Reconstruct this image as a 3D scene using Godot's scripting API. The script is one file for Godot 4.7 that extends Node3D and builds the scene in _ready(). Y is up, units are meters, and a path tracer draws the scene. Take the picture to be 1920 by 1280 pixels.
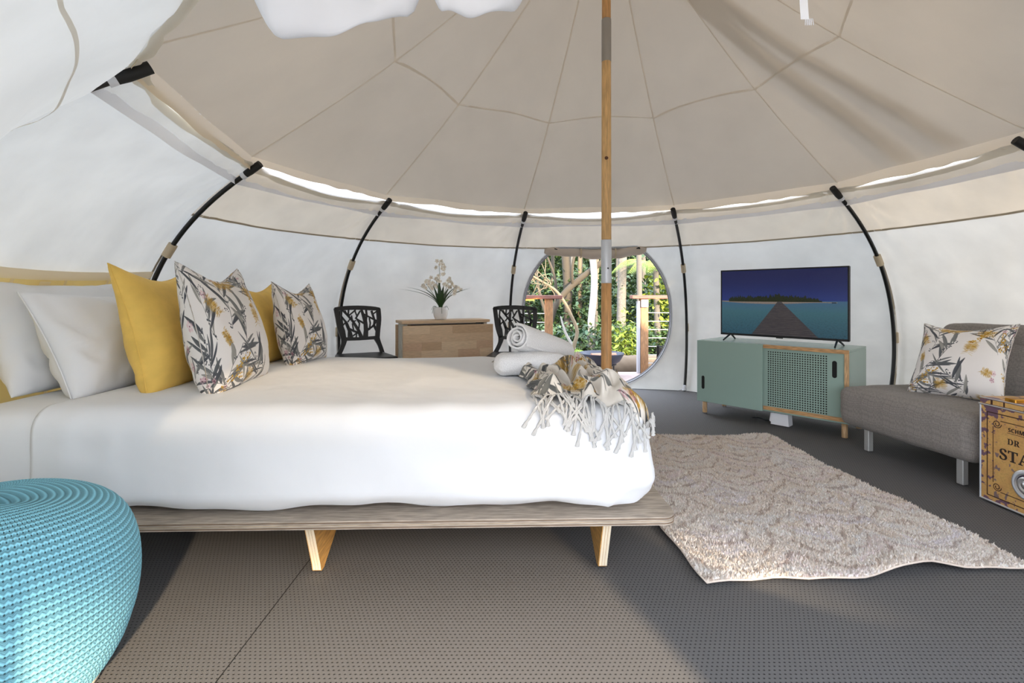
extends Node3D

const H := 0.96                      # eye height
const F := 930.0                     # focal length in pixels of a 1920 x 1280 frame
const TENT := Vector2(0.503, 2.643)  # tent centre (x, depth)
const POLE := Vector2(0.544, 2.86)
const EAVE := 1.713
const RIBS: Array[float] = [-156.0, -120.0, -83.3, -48.4, -11.0, 27.8, 63.7, 96.2, 132.0, 168.0]
var M := {}
var T := {}
var taken := {}
var rng := RandomNumberGenerator.new()
var fn := FastNoiseLite.new()

func _ready() -> void:
	rng.seed = 7
	fn.seed = 3
	fn.noise_type = FastNoiseLite.TYPE_SIMPLEX_SMOOTH
	fn.fractal_octaves = 3
	fn.frequency = 1.0
	camera_and_light()
	textures()
	materials()
	build_floor()
	build_walls()
	build_roof()
	build_ribs()
	build_pole()
	build_back_door()
	build_front_hangings()
	build_side_window()
	build_bed()
	build_pillows()
	build_throw_and_towels()
	build_table_and_plant()
	build_chairs()
	build_cabinet_and_tv()
	build_sofa()
	build_tin_trunk()
	build_rug()
	build_pouf()
	build_deck()
	build_sun_blocker()
	build_forest()

# ---------------------------------------------------------------- camera, sky, sun
func camera_and_light() -> void:
	var cam := Camera3D.new()
	cam.name = "camera"
	cam.projection = Camera3D.PROJECTION_FRUSTUM
	cam.near = 0.05
	cam.far = 200.0
	cam.size = 0.05 * 1280.0 / F
	cam.frustum_offset = Vector2(0.0, -0.05 * 87.0 / F)
	cam.position = Vector3(0, H, 0)
	add_child(cam)
	cam.current = true
	var env := Environment.new()
	var sky := Sky.new()
	var sm := ProceduralSkyMaterial.new()
	sm.sky_top_color = Color(0.84, 0.88, 0.95)
	sm.sky_horizon_color = Color(0.95, 0.95, 0.96)
	sm.ground_horizon_color = Color(0.60, 0.60, 0.55)
	sm.ground_bottom_color = Color(0.40, 0.38, 0.33)
	sm.sky_energy_multiplier = 2.3
	sky.sky_material = sm
	env.background_mode = Environment.BG_SKY
	env.sky = sky
	env.tonemap_mode = Environment.TONE_MAPPER_LINEAR
	env.tonemap_exposure = 1.2
	env.sdfgi_enabled = true
	env.ssao_enabled = true
	env.ssil_enabled = true
	var we := WorldEnvironment.new()
	we.name = "world_environment"
	we.environment = env
	add_child(we)
	var sun := DirectionalLight3D.new()
	sun.name = "sun"
	sun.light_color = Color(1.0, 0.90, 0.76)
	sun.light_energy = 5.0
	sun.light_angular_distance = 2.2
	sun.shadow_enabled = true
	sun.sky_mode = DirectionalLight3D.SKY_MODE_LIGHT_ONLY
	add_child(sun)
	# low morning sun from behind the camera, a little to its right
	sun.look_at_from_position(Vector3(1.3, 1.03, 3.0), Vector3.ZERO, Vector3.UP)

# ---------------------------------------------------------------- naming
func V(x: float, y: float, d: float) -> Vector3:
	return Vector3(x, y, -d)

func numbered(nm: String) -> String:
	var n: int = taken.get(nm, -1) + 1
	taken[nm] = n
	return nm if n == 0 else "%s_%03d" % [nm, n]

func tag(o: Node3D, label: String, cat: String, group := "", kind := "") -> Node3D:
	if label: o.set_meta("label", label)
	if cat: o.set_meta("category", cat)
	if group: o.set_meta("group", group)
	if kind: o.set_meta("kind", kind)
	return o

func thing(nm: String, label: String, cat: String, at := Vector3.ZERO, yaw := 0.0, group := "") -> Node3D:
	var o := Node3D.new()
	o.name = numbered(nm)
	o.position = at
	o.rotation_degrees.y = yaw
	add_child(o, true)
	tag(o, label, cat, group)
	return o

func put(nm: String, mesh: Mesh, mat: Material, parent: Node3D = null, at := Vector3.ZERO) -> MeshInstance3D:
	var o := MeshInstance3D.new()
	o.name = nm if parent else numbered(nm)
	o.mesh = mesh
	o.material_override = mat
	o.position = at
	if parent: parent.add_child(o, true)
	else: add_child(o, true)
	return o

func solo(nm: String, mesh: Mesh, mat: Material, label: String, cat: String, at := Vector3.ZERO, yaw := 0.0, group := "") -> MeshInstance3D:
	var o := put(nm, mesh, mat, null, at)
	o.rotation_degrees.y = yaw
	tag(o, label, cat, group)
	return o

func shell(nm: String) -> Node3D:
	var o := Node3D.new()
	o.name = numbered(nm)
	o.set_meta("kind", "structure")
	add_child(o, true)
	return o

# ---------------------------------------------------------------- mesh helpers
func start() -> SurfaceTool:
	var st := SurfaceTool.new()
	st.begin(Mesh.PRIMITIVE_TRIANGLES)
	return st

func done(st: SurfaceTool) -> ArrayMesh:
	st.generate_normals()
	st.index()
	return st.commit()

func vert(st: SurfaceTool, p: Vector3, uv := Vector2.ZERO) -> void:
	st.set_uv(uv)
	st.add_vertex(p)

func tri(st: SurfaceTool, a: Vector3, b: Vector3, c: Vector3) -> void:
	vert(st, a); vert(st, b); vert(st, c)

func quad(st: SurfaceTool, a: Vector3, b: Vector3, c: Vector3, d: Vector3) -> void:
	tri(st, a, b, c); tri(st, a, c, d)

# f(u, v) -> Vector3 over [0,1] x [0,1]
func grid(st: SurfaceTool, nu: int, nv: int, f: Callable, us := 1.0, vs := 1.0, flip := false) -> void:
	st.set_smooth_group(0)
	var pts := PackedVector3Array()
	pts.resize((nu + 1) * (nv + 1))
	for j in nv + 1:
		for i in nu + 1:
			pts[j * (nu + 1) + i] = f.call(float(i) / nu, float(j) / nv)
	for j in nv:
		for i in nu:
			var a := j * (nu + 1) + i
			var k := [a, a + 1, a + nu + 2, a + nu + 1]
			var w := [Vector2(float(i) / nu * us, float(j) / nv * vs), Vector2(float(i + 1) / nu * us, float(j) / nv * vs), Vector2(float(i + 1) / nu * us, float(j + 1) / nv * vs), Vector2(float(i) / nu * us, float(j + 1) / nv * vs)]
			for q in ([0, 2, 1, 0, 3, 2] if flip else [0, 1, 2, 0, 2, 3]):
				vert(st, pts[k[q]], w[q])

func gridmesh(nu: int, nv: int, f: Callable, us := 1.0, vs := 1.0, flip := false) -> ArrayMesh:
	var st := start()
	grid(st, nu, nv, f, us, vs, flip)
	return done(st)

# chamfered box
func bx(st: SurfaceTool, c: Vector3, s: Vector3, b := 0.003, tr := Transform3D.IDENTITY) -> void:
	st.set_smooth_group(-1)
	var h := s * 0.5
	b = minf(b, minf(h.x, minf(h.y, h.z)) * 0.9)
	var p := func(sx: float, sy: float, sz: float, ax: int) -> Vector3:
		var v := Vector3(sx * (h.x - (0.0 if ax == 0 else b)), sy * (h.y - (0.0 if ax == 1 else b)), sz * (h.z - (0.0 if ax == 2 else b)))
		return tr * (c + v)
	for s1: float in [-1.0, 1.0]:
		face(st, [p.call(s1, -1, -1, 0), p.call(s1, 1, -1, 0), p.call(s1, 1, 1, 0), p.call(s1, -1, 1, 0)], tr * c)
		face(st, [p.call(-1, s1, -1, 1), p.call(1, s1, -1, 1), p.call(1, s1, 1, 1), p.call(-1, s1, 1, 1)], tr * c)
		face(st, [p.call(-1, -1, s1, 2), p.call(1, -1, s1, 2), p.call(1, 1, s1, 2), p.call(-1, 1, s1, 2)], tr * c)
		for s2: float in [-1.0, 1.0]:
			face(st, [p.call(s1, s2, -1, 0), p.call(s1, s2, 1, 0), p.call(s1, s2, 1, 1), p.call(s1, s2, -1, 1)], tr * c)
			face(st, [p.call(s1, -1, s2, 0), p.call(s1, 1, s2, 0), p.call(s1, 1, s2, 2), p.call(s1, -1, s2, 2)], tr * c)
			face(st, [p.call(-1, s1, s2, 1), p.call(1, s1, s2, 1), p.call(1, s1, s2, 2), p.call(-1, s1, s2, 2)], tr * c)
			for s3: float in [-1.0, 1.0]:
				face(st, [p.call(s1, s2, s3, 0), p.call(s1, s2, s3, 1), p.call(s1, s2, s3, 2)], tr * c)

# a flat convex face turned away from the point c
func face(st: SurfaceTool, q: Array, c: Vector3) -> void:
	var n: Vector3 = (q[1] - q[0]).cross(q[2] - q[0])
	if n.dot(q[0] - c) > 0.0:   # counter-clockwise seen from outside: turn it round
		q.reverse()
	for k in q.size() - 2:
		vert(st, q[0], uvof(q[0], n)); vert(st, q[k + 1], uvof(q[k + 1], n)); vert(st, q[k + 2], uvof(q[k + 2], n))

func uvof(p: Vector3, n: Vector3) -> Vector2:
	var a := n.abs()
	if a.y >= a.x and a.y >= a.z: return Vector2(p.x, p.z)
	return Vector2(p.z, -p.y) if a.x > a.z else Vector2(p.x, -p.y)

func boxmesh(s: Vector3, b := 0.003, c := Vector3.ZERO) -> ArrayMesh:
	var st := start()
	bx(st, c, s, b)
	return done(st)

# tube along points with a radius at each
func tube(st: SurfaceTool, pts: Array, radii: Array, seg := 8, caps := true, squash := 1.0) -> void:
	st.set_smooth_group(0)
	var n := pts.size()
	var rings := []
	var up := Vector3.UP
	var t0: Vector3 = (pts[1] - pts[0]).normalized()
	if absf(t0.dot(up)) > 0.9: up = Vector3.RIGHT
	var nrm := (up - t0 * up.dot(t0)).normalized()
	for i in n:
		var t: Vector3 = (pts[mini(i + 1, n - 1)] - pts[maxi(i - 1, 0)]).normalized()
		nrm = (nrm - t * nrm.dot(t)).normalized()
		var bn := t.cross(nrm)
		var r: float = radii[i] if radii.size() > 1 else radii[0]
		var ring := PackedVector3Array()
		for k in seg + 1:
			var a := TAU * (k % seg) / seg
			ring.append(pts[i] + nrm * cos(a) * r + bn * sin(a) * r * squash)
		rings.append(ring)
	var run := 0.0
	for i in n - 1:
		var run2: float = run + (pts[i + 1] - pts[i]).length()
		for k in seg:
			var u0 := float(k) / seg
			var u1 := float(k + 1) / seg
			vert(st, rings[i][k], Vector2(u0, run)); vert(st, rings[i + 1][k + 1], Vector2(u1, run2)); vert(st, rings[i][k + 1], Vector2(u1, run))
			vert(st, rings[i][k], Vector2(u0, run)); vert(st, rings[i + 1][k], Vector2(u0, run2)); vert(st, rings[i + 1][k + 1], Vector2(u1, run2))
		run = run2
	if caps:
		st.set_smooth_group(-1)
		for k in seg:
			tri(st, pts[0], rings[0][k], rings[0][k + 1])
			tri(st, pts[n - 1], rings[n - 1][k + 1], rings[n - 1][k])

func tubemesh(pts: Array, radii: Array, seg := 8, caps := true, squash := 1.0) -> ArrayMesh:
	var st := start()
	tube(st, pts, radii, seg, caps, squash)
	return done(st)

# profile of (radius, height) turned round y
func lathe(st: SurfaceTool, prof: Array, seg := 32, at := Transform3D.IDENTITY, smooth := true, us := 1.0, vs := 1.0) -> void:
	st.set_smooth_group(0 if smooth else -1)
	for i in prof.size() - 1:
		for k in seg:
			var a0 := TAU * k / seg
			var a1 := TAU * ((k + 1) % seg) / seg
			var q := [at * Vector3(prof[i].x * cos(a0), prof[i].y, prof[i].x * sin(a0)), at * Vector3(prof[i].x * cos(a1), prof[i].y, prof[i].x * sin(a1)), at * Vector3(prof[i + 1].x * cos(a1), prof[i + 1].y, prof[i + 1].x * sin(a1)), at * Vector3(prof[i + 1].x * cos(a0), prof[i + 1].y, prof[i + 1].x * sin(a0))]
			var v0 := float(i) / (prof.size() - 1) * vs
			var v1 := float(i + 1) / (prof.size() - 1) * vs
			var u0 := float(k) / seg * us
			var u1 := float(k + 1) / seg * us
			var w := [Vector2(u0, v0), Vector2(u1, v0), Vector2(u1, v1), Vector2(u0, v1)]
			for j in [0, 1, 2, 0, 2, 3]:
				vert(st, q[j], w[j])

func lathemesh(prof: Array, seg := 32, at := Transform3D.IDENTITY, smooth := true, us := 1.0, vs := 1.0) -> ArrayMesh:
	var st := start()
	lathe(st, prof, seg, at, smooth, us, vs)
	return done(st)

# polygon in the xy plane drawn out along z from z0 to z1, put through tr
func prism(st: SurfaceTool, poly: PackedVector2Array, z0: float, z1: float, tr := Transform3D.IDENTITY) -> void:
	st.set_smooth_group(-1)
	if Geometry2D.is_polygon_clockwise(poly): poly.reverse()
	var idx := Geometry2D.triangulate_polygon(poly)
	for k in range(0, idx.size(), 3):
		var a := poly[idx[k]]; var b := poly[idx[k + 1]]; var c := poly[idx[k + 2]]
		if (b - a).cross(c - a) > 0.0:
			var s := b; b = c; c = s
		for p: Vector2 in [a, b, c]: vert(st, tr * Vector3(p.x, p.y, z1), p)
		for p: Vector2 in [a, c, b]: vert(st, tr * Vector3(p.x, p.y, z0), p)
	var n := poly.size()
	for k in n:
		var a := poly[k]; var b := poly[(k + 1) % n]
		var l := (b - a).length()
		var q := [Vector3(a.x, a.y, z0), Vector3(a.x, a.y, z1), Vector3(b.x, b.y, z1), Vector3(b.x, b.y, z0)]
		var w := [Vector2(0, z0), Vector2(0, z1), Vector2(l, z1), Vector2(l, z0)]
		for j in [0, 1, 2, 0, 2, 3]: vert(st, tr * q[j], w[j])

func prismmesh(poly: PackedVector2Array, z0: float, z1: float, tr := Transform3D.IDENTITY) -> ArrayMesh:
	var st := start()
	prism(st, poly, z0, z1, tr)
	return done(st)

func rounded(w: float, h: float, r: float, n := 6) -> PackedVector2Array:
	var p := PackedVector2Array()
	for q: Array in [[1, 1, 0.0], [-1, 1, 0.25], [-1, -1, 0.5], [1, -1, 0.75]]:
		for k in n + 1:
			var a: float = TAU * (q[2] + 0.25 * k / n)
			p.append(Vector2(q[0] * (w / 2 - r), q[1] * (h / 2 - r)) + Vector2(cos(a), sin(a)) * r)
	return p

# soft box: subdivided faces rounded to radius r, then bent by f(point, outward)
func softbox(s: Vector3, r: float, n: Vector3i, f: Callable, skip: Array = []) -> ArrayMesh:
	var st := start()
	var h := s * 0.5
	for ax in 3:
		var u := (ax + 1) % 3
		var v := (ax + 2) % 3
		for sg: float in [-1.0, 1.0]:
			if skip.has([ax, int(sg)]): continue
			var g := func(a: float, b: float) -> Vector3:
				var p := Vector3.ZERO
				p[ax] = sg * h[ax]
				p[u] = lerpf(-h[u], h[u], a)
				p[v] = lerpf(-h[v], h[v], b)
				var inner := p.clamp(-h + Vector3.ONE * r, h - Vector3.ONE * r)
				var o := (p - inner)
				o = o.normalized() if o.length() > 1e-9 else Vector3.ZERO
				return f.call(inner + o * r, o)
			grid(st, n[u], n[v], g, s[u], s[v], sg > 0.0)
	return done(st)

func spline(pts: Array, n: int) -> Array:
	var c := Curve3D.new()
	for i in pts.size():
		var t: Vector3 = (pts[mini(i + 1, pts.size() - 1)] - pts[maxi(i - 1, 0)]) / 6.0
		c.add_point(pts[i], -t, t)
	var out := []
	for k in n + 1:
		out.append(c.sample_baked(c.get_baked_length() * k / n, true))
	return out

func many(nm: String, mesh: Mesh, mat: Material, trs: Array, cols: Array, parent: Node3D) -> MultiMeshInstance3D:
	var mm := MultiMesh.new()
	mm.transform_format = MultiMesh.TRANSFORM_3D
	mm.use_colors = true
	mm.mesh = mesh
	mm.instance_count = trs.size()
	for i in trs.size():
		mm.set_instance_transform(i, trs[i])
		mm.set_instance_color(i, cols[i])
	var o := MultiMeshInstance3D.new()
	o.name = nm
	o.multimesh = mm
	o.material_override = mat
	o.set_meta("kind", "stuff")
	parent.add_child(o, true)
	return o

# ---------------------------------------------------------------- textures
func noise_tex(size: int, freq: float, lo: float, hi: float, octaves := 4, sd := 1, normal := false, bump := 4.0) -> NoiseTexture2D:
	var n := FastNoiseLite.new()
	n.seed = sd
	n.noise_type = FastNoiseLite.TYPE_SIMPLEX_SMOOTH
	n.frequency = freq
	n.fractal_octaves = octaves
	var t := NoiseTexture2D.new()
	t.width = size
	t.height = size
	t.seamless = true
	t.noise = n
	if normal:
		t.as_normal_map = true
		t.bump_strength = bump
	else:
		var g := Gradient.new()
		g.set_color(0, Color(lo, lo, lo))
		g.set_color(1, Color(hi, hi, hi))
		t.color_ramp = g
	return t

func textures() -> void:
	T.grain = noise_tex(256, 0.03, 0.70, 1.0, 4, 11)
	T.blotch = noise_tex(256, 0.012, 0.90, 1.0, 5, 5)
	T.grain_soft = noise_tex(256, 0.03, 0.90, 1.0, 4, 13)
	T.soft = noise_tex(256, 0.012, 0.94, 1.0, 5, 6)
	T.fine = noise_tex(256, 0.12, 0.82, 1.0, 3, 8)
	T.wrinkle = noise_tex(256, 0.012, 0, 1, 3, 21, true, 5.0)
	# plain weave, as a normal map
	var im := Image.create(64, 64, false, Image.FORMAT_RGB8)
	for y in 64:
		for x in 64:
			var over := (x / 8 + y / 8) % 2 == 0
			var v := sin(PI * (fmod(x, 8.0) + 0.5) / 8.0) if over else sin(PI * (fmod(y, 8.0) + 0.5) / 8.0)
			v = v * 0.8 + rng.randf() * 0.2
			im.set_pixel(x, y, Color(v, v, v))
	T.weave_h = ImageTexture.create_from_image(im)
	# floor mat: rows of little pits in a woven ground
	var fm := Image.create(256, 256, false, Image.FORMAT_RGB8)
	var fh := Image.create(256, 256, false, Image.FORMAT_RGB8)
	for y in 256:
		for x in 256:
			var cy := y / 32
			var ux := fmod(x + (16.0 if cy % 2 else 0.0), 32.0) - 16.0
			var uy := fmod(float(y), 32.0) - 16.0
			var pit := smoothstep(1.0, 0.45, Vector2(ux / 8.0, uy / 6.0).length())
			var thread := 0.5 + 0.5 * sin(x * TAU / 8.0) * sin(y * TAU / 8.0 + 1.0)
			var v := 0.80 + 0.12 * thread + 0.12 * rng.randf() - 0.68 * pit
			fm.set_pixel(x, y, Color(v, v, v))
			var hh := clampf(0.7 + 0.15 * thread - 0.6 * pit, 0, 1)
			fh.set_pixel(x, y, Color(hh, hh, hh))
	T.mat_c = ImageTexture.create_from_image(fm)
	T.mat_h = ImageTexture.create_from_image(fh)
	# linen: crossing light and dark threads
	var li := Image.create(256, 256, false, Image.FORMAT_RGB8)
	var rowv := []
	var colv := []
	for k in 256:
		rowv.append(rng.randf()); colv.append(rng.randf())
	for y in 256:
		for x in 256:
			var a: float = colv[(x + int(rowv[y / 24] * 40.0)) % 256]
			var b: float = rowv[(y + int(colv[x / 24] * 40.0)) % 256]
			var v := 0.45 + 0.4 * (a * 0.6 + b * 0.4) + 0.15 * rng.randf()
			li.set_pixel(x, y, Color(v, v * 0.985, v * 0.96))
	T.linen = ImageTexture.create_from_image(li)
	# crochet: one stitch of two slanting loops with a hole
	var cc := Image.create(64, 64, false, Image.FORMAT_RGB8)
	var ch := Image.create(64, 64, false, Image.FORMAT_RGB8)
	for y in 64:
		for x in 64:
			var u := x / 64.0
			var v := y / 64.0
			var s := absf(u - 0.5) * 2.0
			var d := absf(fmod(v + 0.35 * s + 1.0, 1.0) - 0.55)
			var loop := clampf(1.0 - d * 2.6, 0, 1)
			var hole := smoothstep(0.20, 0.07, Vector2(minf(u, 1.0 - u) * 1.1, v - 0.12).length())
			var hgt := clampf(0.25 + 0.75 * sqrt(loop) - hole, 0, 1)
			var c := 0.72 + 0.28 * loop - 0.55 * hole
			cc.set_pixel(x, y, Color(c, c, c))
			ch.set_pixel(x, y, Color(hgt, hgt, hgt))
	T.crochet_c = ImageTexture.create_from_image(cc)
	T.crochet_h = ImageTexture.create_from_image(ch)
	T.floral = ImageTexture.create_from_image(floral(1000, 31, 1.0))
	T.scarf = ImageTexture.create_from_image(floral(900, 77, 0.85))

func dab(im: Image, x: float, y: float, r: float, c: Color, soft := 0.3) -> void:
	var s := im.get_width()
	for j in range(int(y - r) - 1, int(y + r) + 2):
		for i in range(int(x - r) - 1, int(x + r) + 2):
			var d := Vector2(i - x, j - y).length() / r
			if d < 1.0:
				var a := clampf((1.0 - d) / soft, 0, 1) * c.a
				var px := posmod(i, s)
				var py := posmod(j, s)
				im.set_pixel(px, py, im.get_pixel(px, py).lerp(Color(c.r, c.g, c.b), a))

func leaf(im: Image, x: float, y: float, ang: float, l: float, w: float, c: Color, bend := 0.0) -> void:
	var n := int(l / 1.5)
	var p := Vector2(x, y)
	for k in n:
		var t := float(k) / n
		var a := ang + bend * t
		p += Vector2(cos(a), sin(a)) * 1.5
		var r := w * pow(sin(PI * clampf(t * 0.94 + 0.04, 0, 1)), 0.8) + 0.7
		var side := Vector2(-sin(a), cos(a))
		dab(im, p.x, p.y, r, Color(c.r, c.g, c.b, 0.55), 0.5)
		if w > 4.0:
			dab(im, p.x + side.x * r * 0.45, p.y + side.y * r * 0.45, r * 0.45, Color(c.r * 0.72, c.g * 0.72, c.b * 0.74, 0.5), 0.6)

func floral(s: int, sd: int, dense: float) -> Image:
	var g := RandomNumberGenerator.new()
	g.seed = sd
	var im := Image.create(s, s, false, Image.FORMAT_RGB8)
	im.fill(Color(0.90, 0.885, 0.87))
	var slate := [Color(0.38, 0.39, 0.40), Color(0.48, 0.485, 0.48), Color(0.60, 0.595, 0.57), Color(0.32, 0.33, 0.35)]
	var ochre := [Color(0.70, 0.53, 0.18), Color(0.62, 0.44, 0.15), Color(0.78, 0.63, 0.28)]
	var pink := [Color(0.80, 0.62, 0.66), Color(0.68, 0.45, 0.52), Color(0.86, 0.72, 0.74)]
	# curved stems that carry leaves
	for k in int(31 * dense):
		var p := Vector2(g.randf() * s, g.randf() * s)
		var a := g.randf_range(-2.2, -0.9)
		var bend := g.randf_range(-0.006, 0.006)
		var c: Color = slate[g.randi() % 4]
		for q in 190:
			a += bend
			p += Vector2(cos(a), sin(a)) * 1.3
			dab(im, p.x, p.y, 2.2, Color(c.r, c.g, c.b, 0.7), 0.6)
			if q % 26 == 12:
				var sd2 := 1.0 if g.randf() < 0.5 else -1.0
				leaf(im, p.x, p.y, a + sd2 * g.randf_range(0.4, 0.9), g.randf_range(90, 190), g.randf_range(6, 13), slate[g.randi() % 4], sd2 * g.randf_range(-0.5, 0.7))
			if q % 40 == 25:
				var b := p + Vector2(g.randf_range(-22, 22), g.randf_range(-22, 22))
				for z in 5: dab(im, b.x + g.randf_range(-11, 11), b.y + g.randf_range(-11, 11), g.randf_range(3, 5.5), slate[3], 0.4)
	# bottle-brush flowers of many thin ochre hairs
	for k in int(18 * dense):
		var p := Vector2(g.randf() * s, g.randf() * s)
		var ax := g.randf_range(0, TAU)
		var big := g.randf_range(0.7, 1.25)
		dab(im, p.x, p.y, 40 * big, Color(0.72, 0.56, 0.24, 0.55), 0.7)
		for q in 90:
			var t := g.randf_range(-48, 48) * big
			var o := p + Vector2(cos(ax), sin(ax)) * t
			leaf(im, o.x, o.y, ax + (PI / 2 if g.randf() < 0.5 else -PI / 2) + g.randf_range(-0.5, 0.5), g.randf_range(20, 42) * big, 0.8, ochre[g.randi() % 3], g.randf_range(-0.6, 0.6))
	# mimosa sprays
	for k in int(14 * dense):
		var p := Vector2(g.randf() * s, g.randf() * s)
		var a := g.randf() * TAU
		for q in 26:
			var o := p + Vector2(cos(a), sin(a)) * q * 4.5 + Vector2(g.randf_range(-18, 18), g.randf_range(-18, 18))
			dab(im, o.x, o.y, g.randf_range(5, 9), ochre[g.randi() % 3], 0.6)
	# pink five-petalled flowers
	for k in int(31 * dense):
		var p := Vector2(g.randf() * s, g.randf() * s)
		var a0 := g.randf() * TAU
		var r := g.randf_range(14, 24)
		for q in 5:
			var a := a0 + q * TAU / 5
			dab(im, p.x + cos(a) * r * 0.7, p.y + sin(a) * r * 0.7, r * 0.5, Color(pink[g.randi() % 3], 0.75), 0.7)
		dab(im, p.x, p.y, 5, Color(0.5, 0.22, 0.32), 0.5)
	return im

# ---------------------------------------------------------------- materials
func mk(c: Color, rough := 0.8, metal := 0.0) -> StandardMaterial3D:
	var m := StandardMaterial3D.new()
	m.albedo_color = c
	m.roughness = rough
	m.metallic = metal
	return m

func tri_tex(m: StandardMaterial3D, t: Texture2D, s: Vector3, world := false) -> StandardMaterial3D:
	m.albedo_texture = t
	m.uv1_triplanar = true
	m.uv1_world_triplanar = world
	m.uv1_scale = s
	return m

func glow_through(m: StandardMaterial3D, v: float) -> StandardMaterial3D:
	m.backlight_enabled = true
	m.backlight = Color(v, v, v)
	return m

func wood(c: Color, s: Vector3, rough := 0.55) -> StandardMaterial3D:
	return tri_tex(mk(c, rough), T.grain, s)

func cloth(c: Color, rough := 0.95) -> StandardMaterial3D:
	var m := mk(c, rough)
	m.metallic_specular = 0.25
	m.rim_enabled = true
	m.rim = 0.25
	return m

func materials() -> void:
	var low := tri_tex(cloth(Color(0.93, 0.93, 0.91)), T.blotch, Vector3.ONE * 0.9, true)
	M.canvas_low = glow_through(low, 0.47)
	var high := tri_tex(cloth(Color(0.96, 0.92, 0.85)), T.blotch, Vector3.ONE * 0.9, true)
	M.canvas_high = glow_through(high, 0.43)
	M.roof = glow_through(tri_tex(cloth(Color(0.90, 0.86, 0.80)), T.soft, Vector3.ONE * 0.7, true), 0.265)
	M.roof_seam = glow_through(cloth(Color(0.92, 0.87, 0.79)), 0.8)
	M.hem = glow_through(cloth(Color(0.93, 0.87, 0.76)), 0.3)
	M.vent = glow_through(cloth(Color(0.92, 0.93, 0.96)), 0.7)
	M.tape = glow_through(cloth(Color(0.74, 0.69, 0.60)), 0.3)
	M.strap = cloth(Color(0.42, 0.40, 0.37))
	M.tab_pale = glow_through(cloth(Color(0.90, 0.87, 0.80)), 0.7)
	M.tab = cloth(Color(0.78, 0.72, 0.62))
	M.white_cloth = glow_through(cloth(Color(0.90, 0.91, 0.93)), 0.5)
	M.zip = mk(Color(0.62, 0.62, 0.64), 0.6)
	M.flap = glow_through(cloth(Color(0.82, 0.77, 0.72)), 0.4)
	M.rib = mk(Color(0.035, 0.038, 0.04), 0.35)
	M.black = mk(Color(0.05, 0.055, 0.06), 0.45)
	M.rib_tip = mk(Color(0.03, 0.03, 0.03), 0.6)
	M.pole_wood = wood(Color(0.97, 0.79, 0.54), Vector3(9, 0.9, 9), 0.5)
	M.pole_wood2 = wood(Color(0.90, 0.68, 0.43), Vector3(9, 0.9, 9), 0.5)
	M.knot = mk(Color(0.33, 0.19, 0.10), 0.6)
	M.steel = mk(Color(0.80, 0.80, 0.80), 0.32, 0.75)
	M.brushed = mk(Color(0.72, 0.72, 0.71), 0.4, 0.5)
	M.galv = mk(Color(0.80, 0.82, 0.85), 0.4, 0.3)
	M.grey_sleeve = mk(Color(0.62, 0.60, 0.57), 0.5, 0.3)
	var fl := mk(Color(0.40, 0.393, 0.388), 0.75)
	fl.albedo_texture = T.mat_c
	fl.heightmap_enabled = true
	fl.heightmap_texture = T.mat_h
	fl.heightmap_scale = 0.25
	fl.uv1_scale = Vector3(9.3, 9.3, 1)
	M.floor = fl
	M.sheet = cloth(Color(0.895, 0.90, 0.905))
	M.sheet.normal_enabled = true
	M.sheet.normal_texture = T.wrinkle
	M.sheet.normal_scale = 0.30
	M.sheet.uv1_triplanar = true
	M.sheet.uv1_scale = Vector3(1.3, 1.3, 1.3)
	M.pillow_white = M.sheet.duplicate()
	M.pillow_white.normal_scale = 0.6
	M.velvet = cloth(Color(0.96, 0.80, 0.42), 0.85)
	M.velvet.rim = 0.6
	tri_tex(M.velvet, T.blotch, Vector3(3, 3, 3))
	M.floral = cloth(Color(1, 1, 1))
	M.floral.albedo_texture = T.floral
	M.scarf = cloth(Color(0.95, 0.94, 0.91))
	M.scarf.albedo_texture = T.scarf
	M.fringe = cloth(Color(0.74, 0.735, 0.72))
	M.towel = tri_tex(cloth(Color(0.97, 0.97, 0.97), 1.0), T.fine, Vector3.ONE * 6)
	M.towel.heightmap_enabled = true
	M.towel.heightmap_texture = T.fine
	M.towel.heightmap_scale = 0.6
	M.ply_top = wood(Color(0.77, 0.71, 0.64), Vector3(1.2, 12, 9), 0.5)
	M.ply_dark = wood(Color(0.50, 0.39, 0.29), Vector3(2, 20, 9), 0.6)
	M.ply_light = wood(Color(0.80, 0.72, 0.61), Vector3(2, 20, 9), 0.6)
	M.birch = wood(Color(0.90, 0.68, 0.38), Vector3(8, 8, 1.2), 0.5)
	M.birch_edge = mk(Color(0.92, 0.86, 0.75), 0.6)
	M.oak = wood(Color(0.86, 0.67, 0.46), Vector3(1.5, 10, 10), 0.5)
	M.oak_leg = wood(Color(0.88, 0.72, 0.53), Vector3(10, 1.5, 10), 0.5)
	M.table = tri_tex(mk(Color(0.86, 0.74, 0.60), 0.5), T.grain_soft, Vector3(1.6, 9, 9))
	M.table_pale = wood(Color(0.88, 0.86, 0.80), Vector3(8, 1.2, 8), 0.55)
	M.sage = mk(Color(0.58, 0.675, 0.635), 0.26)
	M.hole = mk(Color(0.015, 0.02, 0.02), 0.8)
	M.white_plastic = mk(Color(0.90, 0.90, 0.91), 0.4)
	M.pot = mk(Color(0.90, 0.90, 0.90), 0.35)
	M.leaf_dark = glow_through(mk(Color(0.16, 0.29, 0.10), 0.45), 0.3)
	M.petal = glow_through(mk(Color(0.98, 0.96, 0.91), 0.7), 0.4)
	M.petal_core = mk(Color(0.76, 0.58, 0.40), 0.7)
	M.sofa = cloth(Color(0.72, 0.70, 0.69))
	M.sofa.albedo_texture = T.linen
	M.sofa.uv1_scale = Vector3(7, 7, 1)
	M.pouf = cloth(Color(0.60, 0.88, 0.95), 0.9)
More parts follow.
